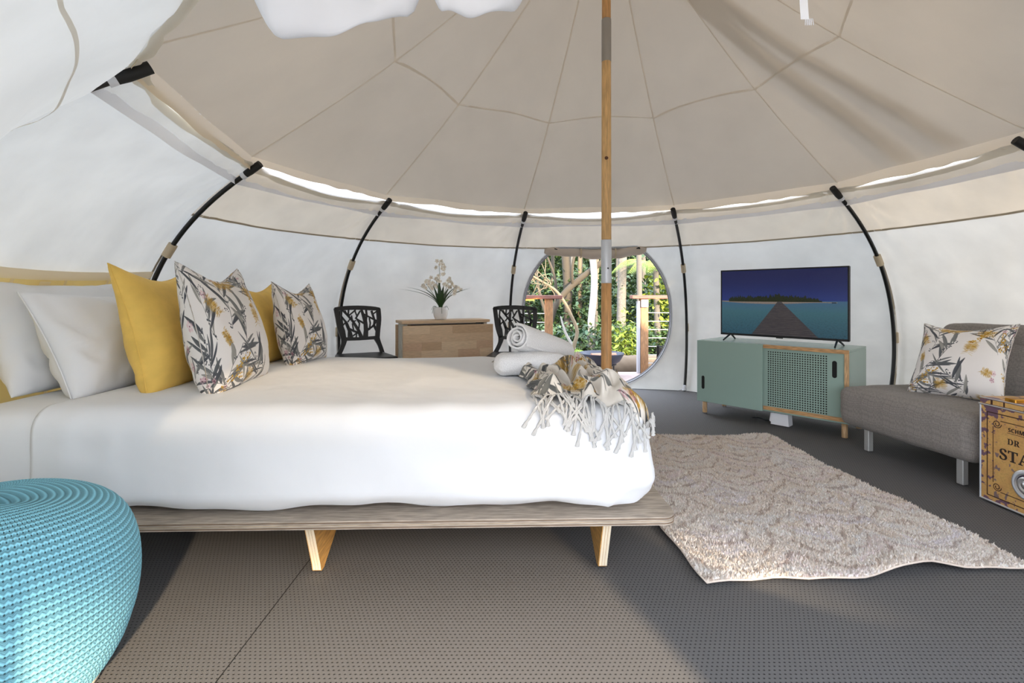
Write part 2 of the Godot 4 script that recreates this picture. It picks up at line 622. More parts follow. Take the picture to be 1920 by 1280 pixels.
	M.pouf.albedo_texture = T.crochet_c
	M.pouf.heightmap_enabled = true
	M.pouf.heightmap_texture = T.crochet_h
	M.pouf.heightmap_scale = 0.35
	M.rug = cloth(Color(0.84, 0.78, 0.72))
	var tuft := cloth(Color(1, 1, 1), 1.0)
	tuft.vertex_color_use_as_albedo = true
	M.tuft = tuft
	M.brass = mk(Color(0.80, 0.58, 0.22), 0.3, 0.8)
	M.ink = mk(Color(0.16, 0.10, 0.07), 0.7)
	M.deck = wood(Color(0.74, 0.66, 0.64), Vector3(1.2, 9, 9), 0.7)
	M.deck_bounce = wood(Color(0.74, 0.70, 0.65), Vector3(1.2, 9, 9), 0.7)
	M.rail = wood(Color(0.50, 0.33, 0.28), Vector3(1.2, 9, 9), 0.6)
	M.post = wood(Color(0.62, 0.46, 0.31), Vector3(9, 1.5, 9), 0.6)
	M.soil = tri_tex(mk(Color(0.38, 0.34, 0.26), 1.0), T.fine, Vector3.ONE * 1.3, true)
	M.leafy = glow_through(mk(Color(0.66, 0.66, 0.66), 0.6), 0.5)
	M.leafy.vertex_color_use_as_albedo = true

# ---------------------------------------------------------------- the tent
func wall_r(f: float) -> float:
	return 2.6211 + f * (1.0681 + f * (-2.3927 + f * (2.1111 - 1.4176 * f)))

# point on the tent wall: rib number i (to rib i + 1), a across, f up, out = how far outside the rib line
func wall_at(i: int, a: float, f: float, out := 0.03) -> Vector3:
	var a0: float = RIBS[i]
	var a1: float = RIBS[(i + 1) % 10]
	if a1 < a0: a1 += 360.0
	var half := deg_to_rad(a1 - a0) * 0.5
	var off := (a * 2.0 - 1.0) * half
	var flat := cos(half) / cos(off)
	var r := (wall_r(f) + out) * lerpf(1.0, flat, 0.75)
	var y := f * EAVE
	var mid := sin(PI * clampf(a, 0, 1))
	# the upper edge sags between the ribs, the lower edge meets the floor
	y -= [0.02, 0.012, 0.052, 0.046, 0.05, 0.026, 0.03, 0.03, 0.03, 0.03][i] * mid * smoothstep(0.75, 1.0, f)
	if i == 0: # the loose panel beside the entrance hangs inwards
		r -= 0.20 * pow(mid, 0.7) * smoothstep(0.35, 0.72, f) * (1.0 - 0.85 * smoothstep(0.88, 1.0, f))
	var az := deg_to_rad(lerpf(a0, a1, a))
	var p := Vector3(TENT.x + r * sin(az), y, TENT.y + r * cos(az))
	# slack cloth: broad waves, and tight fans of creases below each eave corner
	var w := fn.get_noise_3d(p.x * 1.1, p.y * 2.6, p.z * 1.1 + i * 3.0) * 0.030 * mid
	for e: float in [0.0, 1.0]:
		var dx := absf(a - e) * 1.55
		var dy := (1.0 - f) * EAVE
		var dist := sqrt(dx * dx + dy * dy)
		w += sin(atan2(dx, dy + 0.02) * 17.0 + i + 3.0 * fn.get_noise_2d(dist * 3.0, i + e * 9.0)) * 0.014 * smoothstep(0.02, 0.12, dist) * smoothstep(0.60, 0.12, dist) * smoothstep(0.0, 0.07, dx)
	w += 0.012 * sin(f * 26.0 + 5.0 * fn.get_noise_2d(a * 1.4 + i * 7.0, f * 1.5)) * mid * smoothstep(0.55, 0.8, f) * smoothstep(-0.1, 0.35, fn.get_noise_2d(a * 2.0 + i * 3.0, f * 3.0 + 20.0))
	r = w
	p.x += r * sin(az)
	p.z += r * cos(az)
	return V(p.x, p.y, p.z)

const SEAM := 0.838

func build_floor() -> void:
	var fl := shell("floor")
	var outline := PackedVector2Array()
	for i in 10:
		for k in 4:
			var p := wall_at(i, k / 4.0, 0.0, -0.01)
			outline.append(Vector2(p.x, p.z))
	var seam_x := -0.735
	var tr := Transform3D(Basis(Vector3(1, 0, 0), Vector3(0, 0, 1), Vector3(0, -1, 0)), Vector3.ZERO)
	for s in 2:
		var cut := PackedVector2Array([Vector2(seam_x - 0.002, -9), Vector2(-9, -9), Vector2(-9, 9), Vector2(seam_x - 0.002, 9)]) if s == 0 else PackedVector2Array([Vector2(seam_x + 0.002, -9), Vector2(9, -9), Vector2(9, 9), Vector2(seam_x + 0.002, 9)])
		for poly in Geometry2D.intersect_polygons(outline, cut):
			# the xy polygon is laid flat: x stays, y becomes z
			put("floor_mat", prismmesh(poly, 0.0, 0.008, tr), M.floor, fl)
	var base := PackedVector2Array()
	for k in 40: base.append(Vector2(TENT.x, -TENT.y) + Vector2(cos(TAU * k / 40), sin(TAU * k / 40)) * 2.72)
	put("ground_sheet", prismmesh(base, 0.001, 0.06, tr), M.rib_tip, fl)

func build_walls() -> void:
	var side := {"wall_left": [0, 1], "wall_back": [2, 3, 4, 5], "wall_right": [6, 7], "wall_front": [8, 9]}
	for nm: String in side:
		var wl := shell(nm)
		for i: int in side[nm]:
			if i == 9:
				put("canvas_panel", doorway_panel(i, 0.5, 0.715, 0.86, 0.72, 2.0), M.canvas_low, wl)
			elif i == 8:
				put("canvas_panel", doorway_panel(i, 0.5, 0.86, 0.62, 0.46, 2.0), M.canvas_low, wl)  # unseen opening, added to let more sky light into the tent
			elif i == 4:
				put("canvas_panel", doorway_panel(i, DOOR_A, DOOR_Y, DOOR_W, DOOR_H), M.canvas_low, wl)
			else:
				put("canvas_panel", gridmesh(48, 30, func(u: float, v: float) -> Vector3: return wall_at(i, u, v * SEAM)), M.canvas_low, wl)
			put("canvas_panel", gridmesh(48, 14, func(u: float, v: float) -> Vector3: return wall_at(i, u, lerpf(SEAM - (0.0 if i < 2 else 0.0035), 1.0, v))), M.canvas_low if i < 2 else M.canvas_high, wl)
			if i != 1:
				put("seam", gridmesh(40, 1, func(u: float, v: float) -> Vector3: return wall_at(i, u, (SEAM if i > 0 else 0.815) + (v - 0.5) * (0.007 if i > 0 else 0.004), 0.027 if i > 0 else 0.02)), M.tape if i > 0 else M.tab_pale, wl)
			put("top_hem", gridmesh(40, 2, func(u: float, v: float) -> Vector3: return wall_at(i, u, 1.002 - v * 0.016, 0.022)), M.tab_pale, wl)

const DOOR_A := 0.497
const DOOR_Y := 0.775
const DOOR_W := 0.785
const DOOR_H := 0.775
const DOOR_LID := 1.44

# the wall panel i with an oval hole; w and h are half sizes in metres
func hole_edge(i: int, ca: float, cy: float, w: float, h: float, t: float, grow := 0.0, out := 0.03) -> Vector3:
	var c := cos(t)
	var s := sin(t)
	var n := 2.35
	var k := pow(pow(absf(c), n) + pow(absf(s), n), -1.0 / n)
	var wide := wall_at(i, 0.0, 0.4).distance_to(wall_at(i, 1.0, 0.4))
	return wall_at(i, ca + c * k * (w + grow) / wide, clampf(minf(cy + s * k * (h + grow), DOOR_LID + grow) / EAVE, 0.0, 1.0), out)

func doorway_panel(i: int, ca: float, cy: float, w: float, h: float, lid := DOOR_LID) -> ArrayMesh:
	var wide := wall_at(i, 0.0, 0.4).distance_to(wall_at(i, 1.0, 0.4))
	var f := func(u: float, v: float) -> Vector3:
		var t := TAU * u
		var c := cos(t)
		var s := sin(t)
		var k := pow(pow(absf(c), 2.35) + pow(absf(s), 2.35), -1.0 / 2.35)
		var inner := Vector2(ca + c * k * w / wide, minf(cy + s * k * h, lid) / EAVE)
		# the matching point on the rectangle of the panel
		var d := Vector2(c * w / wide, s * h / EAVE)
		var o := Vector2(ca, cy / EAVE)
		var tt := 1e9
		if d.x > 1e-6: tt = minf(tt, (1.0 - o.x) / d.x)
		if d.x < -1e-6: tt = minf(tt, -o.x / d.x)
		if d.y > 1e-6: tt = minf(tt, (SEAM - o.y) / d.y)
		if d.y < -1e-6: tt = minf(tt, -o.y / d.y)
		var outer := o + d * tt
		var p := inner.lerp(outer, v)
		return wall_at(i, p.x, clampf(p.y, 0.0, SEAM + 0.06))
	return gridmesh(128, 14, f)

func roof_r(f: float) -> float: # radius at height share f (0 eaves, 1 peak)
	return lerpf(2.03, 0.04, f)

func roof_at(i: int, a: float, f: float, lift := 0.0) -> Vector3:
	var a0: float = RIBS[i]
	var a1: float = RIBS[(i + 1) % 10]
	if a1 < a0: a1 += 360.0
	var half := deg_to_rad(a1 - a0) * 0.5
	var off := (a * 2.0 - 1.0) * half
	var mid := sin(PI * clampf(a, 0, 1))
	var r := roof_r(f) * cos(half) / cos(off)
	var c := TENT.lerp(POLE, f)
	var az := deg_to_rad(lerpf(a0, a1, a))
	var y := 1.765 + (3.33 - 1.765) * f - 0.10 * sin(PI * f) + lift
	y += 0.028 * mid * sin(PI * minf(1.0, f * 1.3))       # taut seams pull down a little less than the cloth between them
	var p := Vector3(c.x + r * sin(az), y, c.y + r * cos(az))
	p.y += fn.get_noise_3d(p.x * 0.9, p.z * 0.9, i * 2.0) * 0.018 * mid
	for e: float in [0.0, 1.0]: # creases that run from the crossing of the seams
		var d := Vector2(absf(a - e) * r * 0.7, (f - RING) * 2.0)
		p.y += sin(atan2(d.x, d.y) * 15.0 + i * 2.0) * 0.005 * smoothstep(0.01, 0.08, d.length()) * smoothstep(0.42, 0.08, d.length()) * smoothstep(0.0, 0.05, d.x)
	return V(p.x, p.y, p.z)

const RING := 0.415

func build_roof() -> void:
	var rf := shell("ceiling")
	for i in 10:
		put("roof_panel", gridmesh(24, 24, func(u: float, v: float) -> Vector3: return roof_at(i, u, v * RING)), M.roof, rf)
		put("roof_panel", gridmesh(20, 24, func(u: float, v: float) -> Vector3: return roof_at(i, u, lerpf(RING, 1.0, v))), M.roof, rf)
		var sm := start()
		grid(sm, 1, 40, func(u: float, v: float) -> Vector3: return roof_at(i, (u - 0.5) * 0.008 / maxf(0.12, roof_r(v) / 2.0), v, -0.004))
		put("roof_seam", done(sm), M.roof_seam, rf)
		put("ring_seam", gridmesh(20, 1, func(u: float, v: float) -> Vector3: return roof_at(i, u, RING + (v - 0.5) * 0.006, -0.003)), M.roof_seam, rf)
		# turned-down hem of the roof cloth, and the white vent cloth between roof and wall
		put("roof_hem", gridmesh(30, 3, func(u: float, v: float) -> Vector3:
			var p := roof_at(i, u, 0.0)
			var wv := 0.5 + 0.5 * sin(u * 31.0 + i * 2.3 + sin(u * 9.0) * 2.0)
			return p + Vector3(0, -v * ([0.07, 0.082, 0.042, 0.048, 0.046, 0.060, 0.062, 0.05, 0.05, 0.05][i] + 0.010 * wv * sin(PI * u)), 0)), M.hem, rf)
		put("vent_strip", gridmesh(30, 2, func(u: float, v: float) -> Vector3:
			var p := roof_at(i, u, 0.0)
			var c := V(TENT.x, p.y, TENT.y)
			var o := (p - c).normalized() * 0.10
			return p + o + Vector3(0, lerpf(0.075, -0.16, v), 0)), M.vent, rf)
	# two webbing straps that lie over the outside of the roof
	for k in 2:
		var az0 := deg_to_rad(79.0 + 8.5 * k)
		put("roof_strap", gridmesh(2, 40, func(u: float, v: float) -> Vector3:
			var f := 0.03 + 0.9 * v
			var az := az0 - 0.35 * v * v + (u - 0.5) * (0.062 if k == 0 else 0.05) / maxf(0.2, 1.0 - f)
			var r := roof_r(f)
			var c := TENT.lerp(POLE, f)
			return V(c.x + r * sin(az), 1.765 + 1.565 * f - 0.10 * sin(PI * f) + 0.012, c.y + r * cos(az))), M.strap, rf)

func rib_point(k: int, f: float, out := -0.012) -> Vector3:
	var az := deg_to_rad(RIBS[k])
	var r := wall_r(f) + out
	return V(TENT.x + r * sin(az), f * EAVE, TENT.y + r * cos(az))

func build_ribs() -> void:
	var words := ["black tent rib at the left side of the entrance, out of sight behind loose canvas", "black tent rib whose upper end curves out of the loose canvas at top left", "black tent rib behind the yellow and floral pillows, first from the bed head", "black tent rib rising behind the black chair left of the folding table", "black tent rib between the folding table and the left edge of the round doorway", "black tent rib between the right edge of the round doorway and the green sideboard", "black tent rib between the television and the grey sofa", "black tent rib whose tip shows above the sofa at the right edge", "black tent rib on the right, behind the tin trunk", "black tent rib at the right side of the entrance"]
	for k in 10:
		var base := rib_point(k, 0.0)
		var t := thing("tent_rib", words[k], "tent pole", base, 0, "curved black ribs of the tent")
		var pts := []
		for q in 41: pts.append(rib_point(k, q / 40.0 * 0.985 + 0.004) - base)
		put("rod", tubemesh(pts, [0.0135], 10), M.rib, t)
		put("tip", tubemesh([rib_point(k, 0.968) - base, rib_point(k, 0.98) - base, rib_point(k, 1.004, -0.004) - base], [0.019, 0.022, 0.021], 10), M.rib_tip, t)
		put("tie", tubemesh([rib_point(k, 0.962) - base, rib_point(k, 0.970) - base], [0.0205, 0.0205], 10), M.white_cloth, t)
		for f: float in [0.715, 0.365]:
			var st := start()
			var az := deg_to_rad(RIBS[k])
			var c := rib_point(k, f) - base
			var up := (rib_point(k, f + 0.02) - rib_point(k, f - 0.02)).normalized()
			var outw := Vector3(sin(az), 0, -cos(az))
			outw = (outw - up * outw.dot(up)).normalized()
			var tr := Transform3D(Basis(up.cross(outw).normalized(), up, outw), c)
			if f > 0.5:
				prism(st, rounded(0.043, 0.05, 0.018), -0.042, 0.042, tr * Transform3D(Basis(Vector3.RIGHT, -PI / 2), Vector3.ZERO))
			else:
				bx(st, Vector3(0, 0, 0.032), Vector3(0.03, 0.085, 0.03), 0.004, tr)
			put("canvas_loop", done(st), M.tab, t)
		# webbing that runs down beside the rod from the upper loop to the floor
		var wb := start()
		grid(wb, 1, 20, func(u: float, v: float) -> Vector3:
			var f := lerpf(0.70, 0.01, v)
			var az := deg_to_rad(RIBS[k])
			var side := Vector3(cos(az), 0, sin(az))
			return rib_point(k, f, 0.018 + 0.014 * sin(PI * v)) - base + side * (u - 0.5) * 0.016)
		put("webbing", done(wb), M.tape, t)
		put("foot_strap", tubemesh([Vector3(0, 0.012, 0), Vector3(0, 0.06, 0)], [0.024, 0.015], 10), M.white_cloth, t)

func build_pole() -> void:
	var t := thing("tent_pole", "tall wooden centre pole with metal sleeves, standing past the foot of the bed", "pole", V(POLE.x, 0.008, POLE.y))
	var sec := func(y0: float, y1: float, r0: float, r1: float) -> ArrayMesh:
		return lathemesh([Vector2(0.001, y0), Vector2(r0 - 0.003, y0), Vector2(r0, y0 + 0.004), Vector2(lerpf(r0, r1, 0.5), (y0 + y1) / 2), Vector2(r1, y1 - 0.004), Vector2(r1 - 0.003, y1), Vector2(0.001, y1)], 24)
	put("lower_shaft", sec.call(0.0, 1.030, 0.031, 0.0295), M.pole_wood2, t)
	put("middle_shaft", sec.call(1.27, 2.305, 0.0285, 0.0265), M.pole_wood, t)
	put("upper_shaft", sec.call(2.53, 3.31, 0.0255, 0.0245), M.pole_wood2, t)
	var s1 := put("metal_sleeve", lathemesh([Vector2(0.020, 1.02), Vector2(0.0295, 1.02), Vector2(0.030, 1.024), Vector2(0.0297, 1.266), Vector2(0.029, 1.27), Vector2(0.020, 1.27)], 24), M.galv, t)
	s1.set_meta("label", "shiny metal sleeve with a small screw")
	put("screw", lathemesh([Vector2(0.0001, 0.004), Vector2(0.004, 0.003), Vector2(0.005, 0.0)], 10, Transform3D(Basis(Vector3.RIGHT, -PI / 2), Vector3(0.004, 1.105, 0.0295)) * Transform3D(Basis(Vector3.RIGHT, PI), Vector3.ZERO)), M.black, s1)
	var s2 := put("metal_sleeve", lathemesh([Vector2(0.019, 2.295), Vector2(0.0272, 2.295), Vector2(0.0277, 2.299), Vector2(0.0274, 2.536), Vector2(0.0268, 2.54), Vector2(0.019, 2.54)], 24), M.grey_sleeve, t)
	s2.set_meta("label", "dull grey sleeve high on the pole")
	put("knot", lathemesh([Vector2(0.0001, 0.005), Vector2(0.006, 0.004), Vector2(0.011, 0.0)], 14, Transform3D(Basis(Vector3.RIGHT, -PI / 2), Vector3(-0.004, 1.735, 0.0265)) * Transform3D(Basis(Vector3.RIGHT, PI), Vector3.ZERO)), M.knot, t)

func build_back_door() -> void:
	var d := shell("door_1")
	var edge := func(grow: float, out: float) -> Array:
		var pts := []
		for k in 97: pts.append(hole_edge(4, DOOR_A, DOOR_Y, DOOR_W, DOOR_H, TAU * k / 96.0, grow, out))
		return pts
	# zip tape round the hole: inner grey strip, outer pale strip, and the seen thickness of the doubled cloth
	var strip := func(g0: float, o0: float, g1: float, o1: float) -> ArrayMesh:
		return gridmesh(96, 1, func(u: float, v: float) -> Vector3: return hole_edge(4, DOOR_A, DOOR_Y, DOOR_W, DOOR_H, TAU * u, lerpf(g0, g1, v), lerpf(o0, o1, v)))
	put("binding", strip.call(0.004, 0.026, 0.016, 0.026), M.white_cloth, d)
	put("zip_tape", strip.call(-0.022, 0.027, 0.005, 0.026), M.zip, d)
	put("reveal", strip.call(-0.010, 0.10, -0.022, 0.027), M.flap, d)
	var zp: Array = edge.call(-0.004, 0.022)
	put("zip", tubemesh(zp, [0.0035], 6, false), M.galv, d)
	# rolled-up door flap, tied under the eave
	var t := thing("rolled_door_flap", "rolled taupe canvas flap tied up along the top of the round doorway", "door flap", wall_at(4, 0.5, 0.83, -0.02))
	var o := t.position
	var along := func(u: float) -> Vector3: return wall_at(4, lerpf(0.17, 0.80, u), 0.0, 0.0)
	var path := func(u: float) -> Vector3:
		var p := wall_at(4, lerpf(0.175, 0.80, u), 0.81, 0.0)
		return p + Vector3(0, 0.018 - 0.02 * sin(PI * u) + 0.012 * sin(u * 8.0), 0) - o
	var st := start()
	grid(st, 60, 18, func(u: float, v: float) -> Vector3:
		var a := TAU * v
		var r := 0.052 * (1.0 + 0.10 * sin(u * 23.0 + a) + 0.08 * sin(a * 3.0 + u * 5.0))
		r *= sqrt(minf(1.0, minf(u, 1.0 - u) * 14.0 + 0.25)) * (1.0 - 0.14 * (exp(-pow((u - 0.36) * 40.0, 2)) + exp(-pow((u - 0.70) * 40.0, 2))))
		return path.call(u) + Vector3(0, cos(a) * r, sin(a) * r * 0.75))
	put("roll", done(st), M.flap, t)
	for e: float in [0.0, 1.0]:
		put("roll_end", lathemesh([Vector2(0.0001, 0), Vector2(0.018, 0.003), Vector2(0.026, 0)], 14, Transform3D(Basis(Vector3.BACK, PI / 2), path.call(e))), M.flap, t)
	for u: float in [0.36, 0.70]:
		put("tie", lathemesh([Vector2(0.052, -0.008), Vector2(0.0545, 0), Vector2(0.052, 0.008)], 18, Transform3D(Basis(Vector3.BACK, PI / 2), path.call(u))), M.tab, t)
	for e: float in [0.0, 1.0]:
		var p := hole_edge(4, DOOR_A, DOOR_Y, DOOR_W, DOOR_H, deg_to_rad(52.0 if e > 0.5 else 128.0), 0.0, 0.01) - o
		put("zip_pull", tubemesh([p, p + Vector3(0.02 * (1 - 2 * e), 0.012, 0.01), p + Vector3(0.045 * (1 - 2 * e), 0.004, 0.016)], [0.007, 0.009, 0.004], 8), M.black, t)

func hang(pts: Array, n: int) -> Callable: # height of a hanging edge along x through (x, y) pairs
	return func(x: float) -> float:
		for k in pts.size() - 1:
			if x <= pts[k + 1].x:
				var t: float = clampf((x - pts[k].x) / (pts[k + 1].x - pts[k].x), 0, 1)
				return lerpf(pts[k].y, pts[k + 1].y, t * t * (3 - 2 * t))
		return pts[-1].y

func build_front_hangings() -> void:
	# white cloth of the entrance flap, bundled up above the camera; two bellies of it hang into view
	var bundle := func(nm: String, label: String, x0: float, x1: float, low: Array, d: float, ph: float) -> Node3D:
		var t := thing(nm, label, "fabric", V((x0 + x1) / 2, 1.72, d))
		var o := t.position
		var f := hang(low, 0)
		put("cloth", gridmesh(40, 26, func(u: float, v: float) -> Vector3:
			var x := lerpf(x0, x1, u)
			var lo: float = f.call(x)
			# down the near side, round the belly and up the far side
			var a := PI * v
			var y := lerpf(1.72, lo, pow(sin(a), 0.55))
			var z := d - 0.07 * cos(a) * (0.8 + 0.3 * sin(u * 7.0 + ph)) + 0.005 * sin(u * 17.0 + v * 9.0 + ph)
			return V(x, y + 0.0015 * sin(u * 23.0 + v * 5.0), z) - o), M.white_cloth, t)
		return t
	var t: Node3D = bundle.call("white_awning_cloth", "larger white cloth belly hanging into the top of the view left of the pole", -0.47, -0.105, [Vector2(-0.47, 1.47), Vector2(-0.385, 1.40), Vector2(-0.325, 1.322), Vector2(-0.27, 1.327), Vector2(-0.2, 1.342), Vector2(-0.15, 1.358), Vector2(-0.105, 1.45)], 0.70, 0.0)
	var tb := start()
	bx(tb, Vector3(-0.198, 1.385, -0.615), Vector3(0.022, 0.075, 0.003), 0.001)
	var tm := put("tab", done(tb), M.tab, t, -t.position + Vector3(0.0, 0.0, 0.0))
	tm.set_meta("label", "cream webbing tab")
	put("seam", tubemesh([V(-0.37, 1.395, 0.605) - t.position, V(-0.28, 1.378, 0.60) - t.position, V(-0.17, 1.395, 0.602) - t.position], [0.002], 6), M.fringe, t)
	bundle.call("white_awning_cloth", "smaller white cloth belly just showing at the top edge, nearer the pole", -0.135, 0.05, [Vector2(-0.135, 1.44), Vector2(-0.10, 1.371), Vector2(-0.06, 1.366), Vector2(0.0, 1.376), Vector2(0.05, 1.46)], 0.72, 2.0)
	var s := thing("white_strap", "short white webbing strap with a frayed end dangling at the top right", "strap", V(0.42, 1.7, 0.75))
	put("webbing", gridmesh(2, 14, func(u: float, v: float) -> Vector3:
		var p := Vector3(0.42, 1.62, 0.75).lerp(Vector3(0.448, 1.376, 0.75), v)
		p.x += 0.006 * sin(v * 5.0) + (u - 0.5) * 0.0125
		return V(p.x, p.y, p.z + 0.004 * sin(v * 6.0)) - s.position), M.white_cloth, s)
	for k in 7:
		var x := 0.449 + (k - 3) * 0.0018
		put("frayed_thread", tubemesh([V(x, 1.378, 0.75) - s.position, V(x + rng.randf_range(-0.003, 0.003), 1.368, 0.75) - s.position], [0.0006], 4), M.white_cloth, s)

func build_side_window() -> void:
	var w := shell("window_1")
	var at := func(a: float, f: float, out: float) -> Vector3: return wall_at(1, a, f, out)
	var pane := func(a0: float, a1: float, f0: float, f1: float, out: float) -> ArrayMesh:
		return gridmesh(16, 10, func(u: float, v: float) -> Vector3:
			var a := lerpf(a0, a1, u)
			return at.call(a, lerpf(f0, f1, v) + (WIN_TOP.call(a) - 0.575 if f1 > 0.5 else 0.0), out))
	M.window_cloth = glow_through(tri_tex(cloth(Color(1.0, 0.90, 0.62)), T.blotch, Vector3.ONE, true), 1.0)
	M.window_trim = glow_through(cloth(Color(0.95, 0.86, 0.67)), 0.7)
	for k in 5:
		put("pane", pane.call(0.06 + 0.18 * k, 0.06 + 0.18 * (k + 1), 0.22, 0.585, 0.012), M.window_cloth, w)
		put("mullion", pane.call(0.055 + 0.18 * k, 0.067 + 0.18 * k, 0.22, 0.585, 0.006), M.window_trim, w)
	put("hem", pane.call(0.02, 0.985, 0.578, 0.602, -0.004), M.window_trim, w)
	put("strap", pane.call(0.50, 0.535, 0.30, 0.575, -0.008), M.window_trim, w)
	put("zip_pull", tubemesh([at.call(0.605, 0.545, -0.012), at.call(0.603, 0.52, -0.018), at.call(0.605, 0.50, -0.014)], [0.008, 0.010, 0.005], 8), M.steel, w)

var WIN_TOP := func(a: float) -> float: return 0.615 - 0.02 * sin(PI * a)

# ---------------------------------------------------------------- bed
const BED_YAW := 1.6
func bed_corner() -> Vector3: return V(0.545, 0.008, 1.63)

func build_bed() -> void:
	var b := thing("bed_frame", "low plywood platform bed frame under the white mattress", "bed frame", bed_corner(), BED_YAW)
	var l := 2.32
	var w := 1.50
	var tr := Transform3D(Basis(Vector3(1, 0, 0), Vector3(0, 0, -1), Vector3(0, 1, 0)), Vector3(-l / 2, 0, -w / 2))
	put("platform", prismmesh(rounded(l, w, 0.045), 0.196, 0.224, tr), M.ply_top, b)
	for k in 3:
		var y := 0.200 + k * 0.008
		put("ply_layer", prismmesh(rounded(l + 0.0012, w + 0.0012, 0.045), y, y + 0.0028, tr), M.ply_dark if k % 2 == 0 else M.ply_light, b)
	for u: float in [0.225, 1.215, 2.14]:
		for side in 2:
			var poly := PackedVector2Array([Vector2(0.035, 0.196), Vector2(0.105, 0.03), Vector2(0.112, 0.006), Vector2(0.118, 0.0), Vector2(0.145, 0.0), Vector2(0.155, 0.006), Vector2(0.30, 0.082), Vector2(0.50, 0.196)])
			var t2 := Transform3D(Basis(Vector3(0, 0, -1), Vector3.UP, Vector3(1, 0, 0)), Vector3(-u - 0.015, 0, 0))
			if side == 1: t2 = Transform3D(Basis(Vector3(0, 0, 1), Vector3.UP, Vector3(-1, 0, 0)), Vector3(-u + 0.015, 0, -w))
			var lg := put("leg", prismmesh(poly, 0.0, 0.03, t2), M.birch, b)
			lg.set_meta("label", "tapered birch plywood leg panel")
			# pale end-grain layers along the slanted edge
			var st := start()
			for q in 3:
				var z := 0.003 + q * 0.0095
				prism(st, PackedVector2Array([Vector2(0.0338, 0.195), Vector2(0.1038, 0.0295), Vector2(0.1110, 0.0058), Vector2(0.1125, 0.0062), Vector2(0.1055, 0.0300), Vector2(0.0360, 0.195)]), z, z + 0.0082, t2)
			put("ply_edge", done(st), M.birch_edge, lg)
			var pad := start()
			bx(pad, t2 * Vector3(0.131, -0.002, 0.015), Vector3(0.022, 0.004, 0.022), 0.001)
			put("foot_pad", done(pad), M.black, lg)
	var rail := start()
	bx(rail, Vector3(-l / 2, 0.165, -0.42), Vector3(l - 0.3, 0.06, 0.03), 0.003)
	bx(rail, Vector3(-l / 2, 0.165, -w + 0.42), Vector3(l - 0.3, 0.06, 0.03), 0.003)
	put("support_rail", done(rail), M.ply_top, b)
	# mattress
	var ml := 2.36
	var mh := 0.345
	var mw := 1.405
	var at := b.transform * Vector3(-0.065 - ml / 2, 0.2245 + mh / 2, -0.035 - mw / 2)
	var bend := func(p: Vector3, o: Vector3) -> Vector3:
		var q := p + o * (fn.get_noise_3d(p.x * 1.6, p.y * 2.2, p.z * 1.6) * 0.010)
		q.y += 0.012 * cos(p.x * 1.2) * cos(p.z * 2.0) if p.y > 0.1 else 0.0
		if p.y < -0.10:
			var t := smoothstep(-0.10, -0.165, p.y)
			q.y += t * 0.007 * (sin(p.x * 9.0) + sin(p.x * 23.0 + 1.0) * 0.5 + sin(p.z * 11.0))
			q -= Vector3(o.x, 0, o.z) * t * 0.012
		return q
	solo("mattress", softbox(Vector3(ml, mh, mw), 0.075, Vector3i(60, 16, 40), bend), M.sheet, "thick mattress in a white fitted sheet, bare at the pillow end of the bed", "mattress", at, BED_YAW)
	# top sheet: a shell just outside the mattress from the foot to the pillows
	var sl := 2.12
	var cut := -sl / 2 + 0.085
	var over := func(p: Vector3, o: Vector3) -> Vector3:
		var x0 := p.x + (ml - sl) / 2          # the same place on the mattress
		var q: Vector3 = bend.call(Vector3(x0, p.y, p.z), o)
		q.x -= (ml - sl) / 2
		# pulled creases: long soft folds over the near side and slanting ones at the foot corner
		var side := smoothstep(0.55, 0.70, p.z)
		var foot := smoothstep(0.70, 1.02, p.x)
		var c := 0.004 * sin((p.x * 0.55 + p.y * 1.9) * 16.0 + 3.0 * fn.get_noise_2d(p.x * 1.5, p.y * 3.0)) * side * 1.8 * smoothstep(-0.4, 0.9, p.x)
		c += 0.009 * pow(maxf(0.0, sin((p.x - p.y * 0.7) * 30.0 + 1.0 + 3.0 * fn.get_noise_2d(p.x * 4.0, p.y * 4.0))), 3.0) * side * foot
		c += 0.004 * pow(maxf(0.0, sin((p.x * 1.2 + p.z * 0.35) * 5.0)), 24.0) * smoothstep(0.1, 0.17, p.y)   # laundry folds across the top
		c += 0.003 * sin(p.x * 40.0 + fn.get_noise_2d(p.x * 3.0, p.z * 3.0) * 4.0) * side * smoothstep(-0.5, -0.95, p.x)
		q += o * (0.007 + c)
		q.x = maxf(q.x, cut)
		return q
	var sh := softbox(Vector3(sl, mh, mw), 0.075, Vector3i(110, 26, 70), over, [[1, -1]])
	solo("top_sheet", sh, M.sheet, "smooth white top sheet over the mattress, its straight edge ending beside the white pillows", "bed sheet", b.transform * Vector3(-0.065 - sl / 2, 0.2245 + mh / 2, -0.035 - mw / 2), BED_YAW)

# height of the made-up bed at a place (x, depth)
func bed_top(x: float, d: float) -> float:
	var loc := Transform3D(Basis(Vector3.UP, deg_to_rad(BED_YAW)), bed_corner()).affine_inverse() * V(x, 0, d)
	var e := maxf(0.0, loc.x + 0.14)        # over the foot edge
	var n := maxf(0.0, loc.z + 0.11)        # over the near edge
	var y := 0.008 + 0.2245 + 0.345 + 0.018
	var m := maxf(e, n)
	if e > 0 and n > 0: m = sqrt(e * e + n * n)
	if m > 0.0:
		y -= 0.075 - sqrt(maxf(0.0, 0.075 * 0.075 - minf(m, 0.075) * minf(m, 0.075)))
		y -= maxf(0.0, m - 0.075) * 30.0
	return y

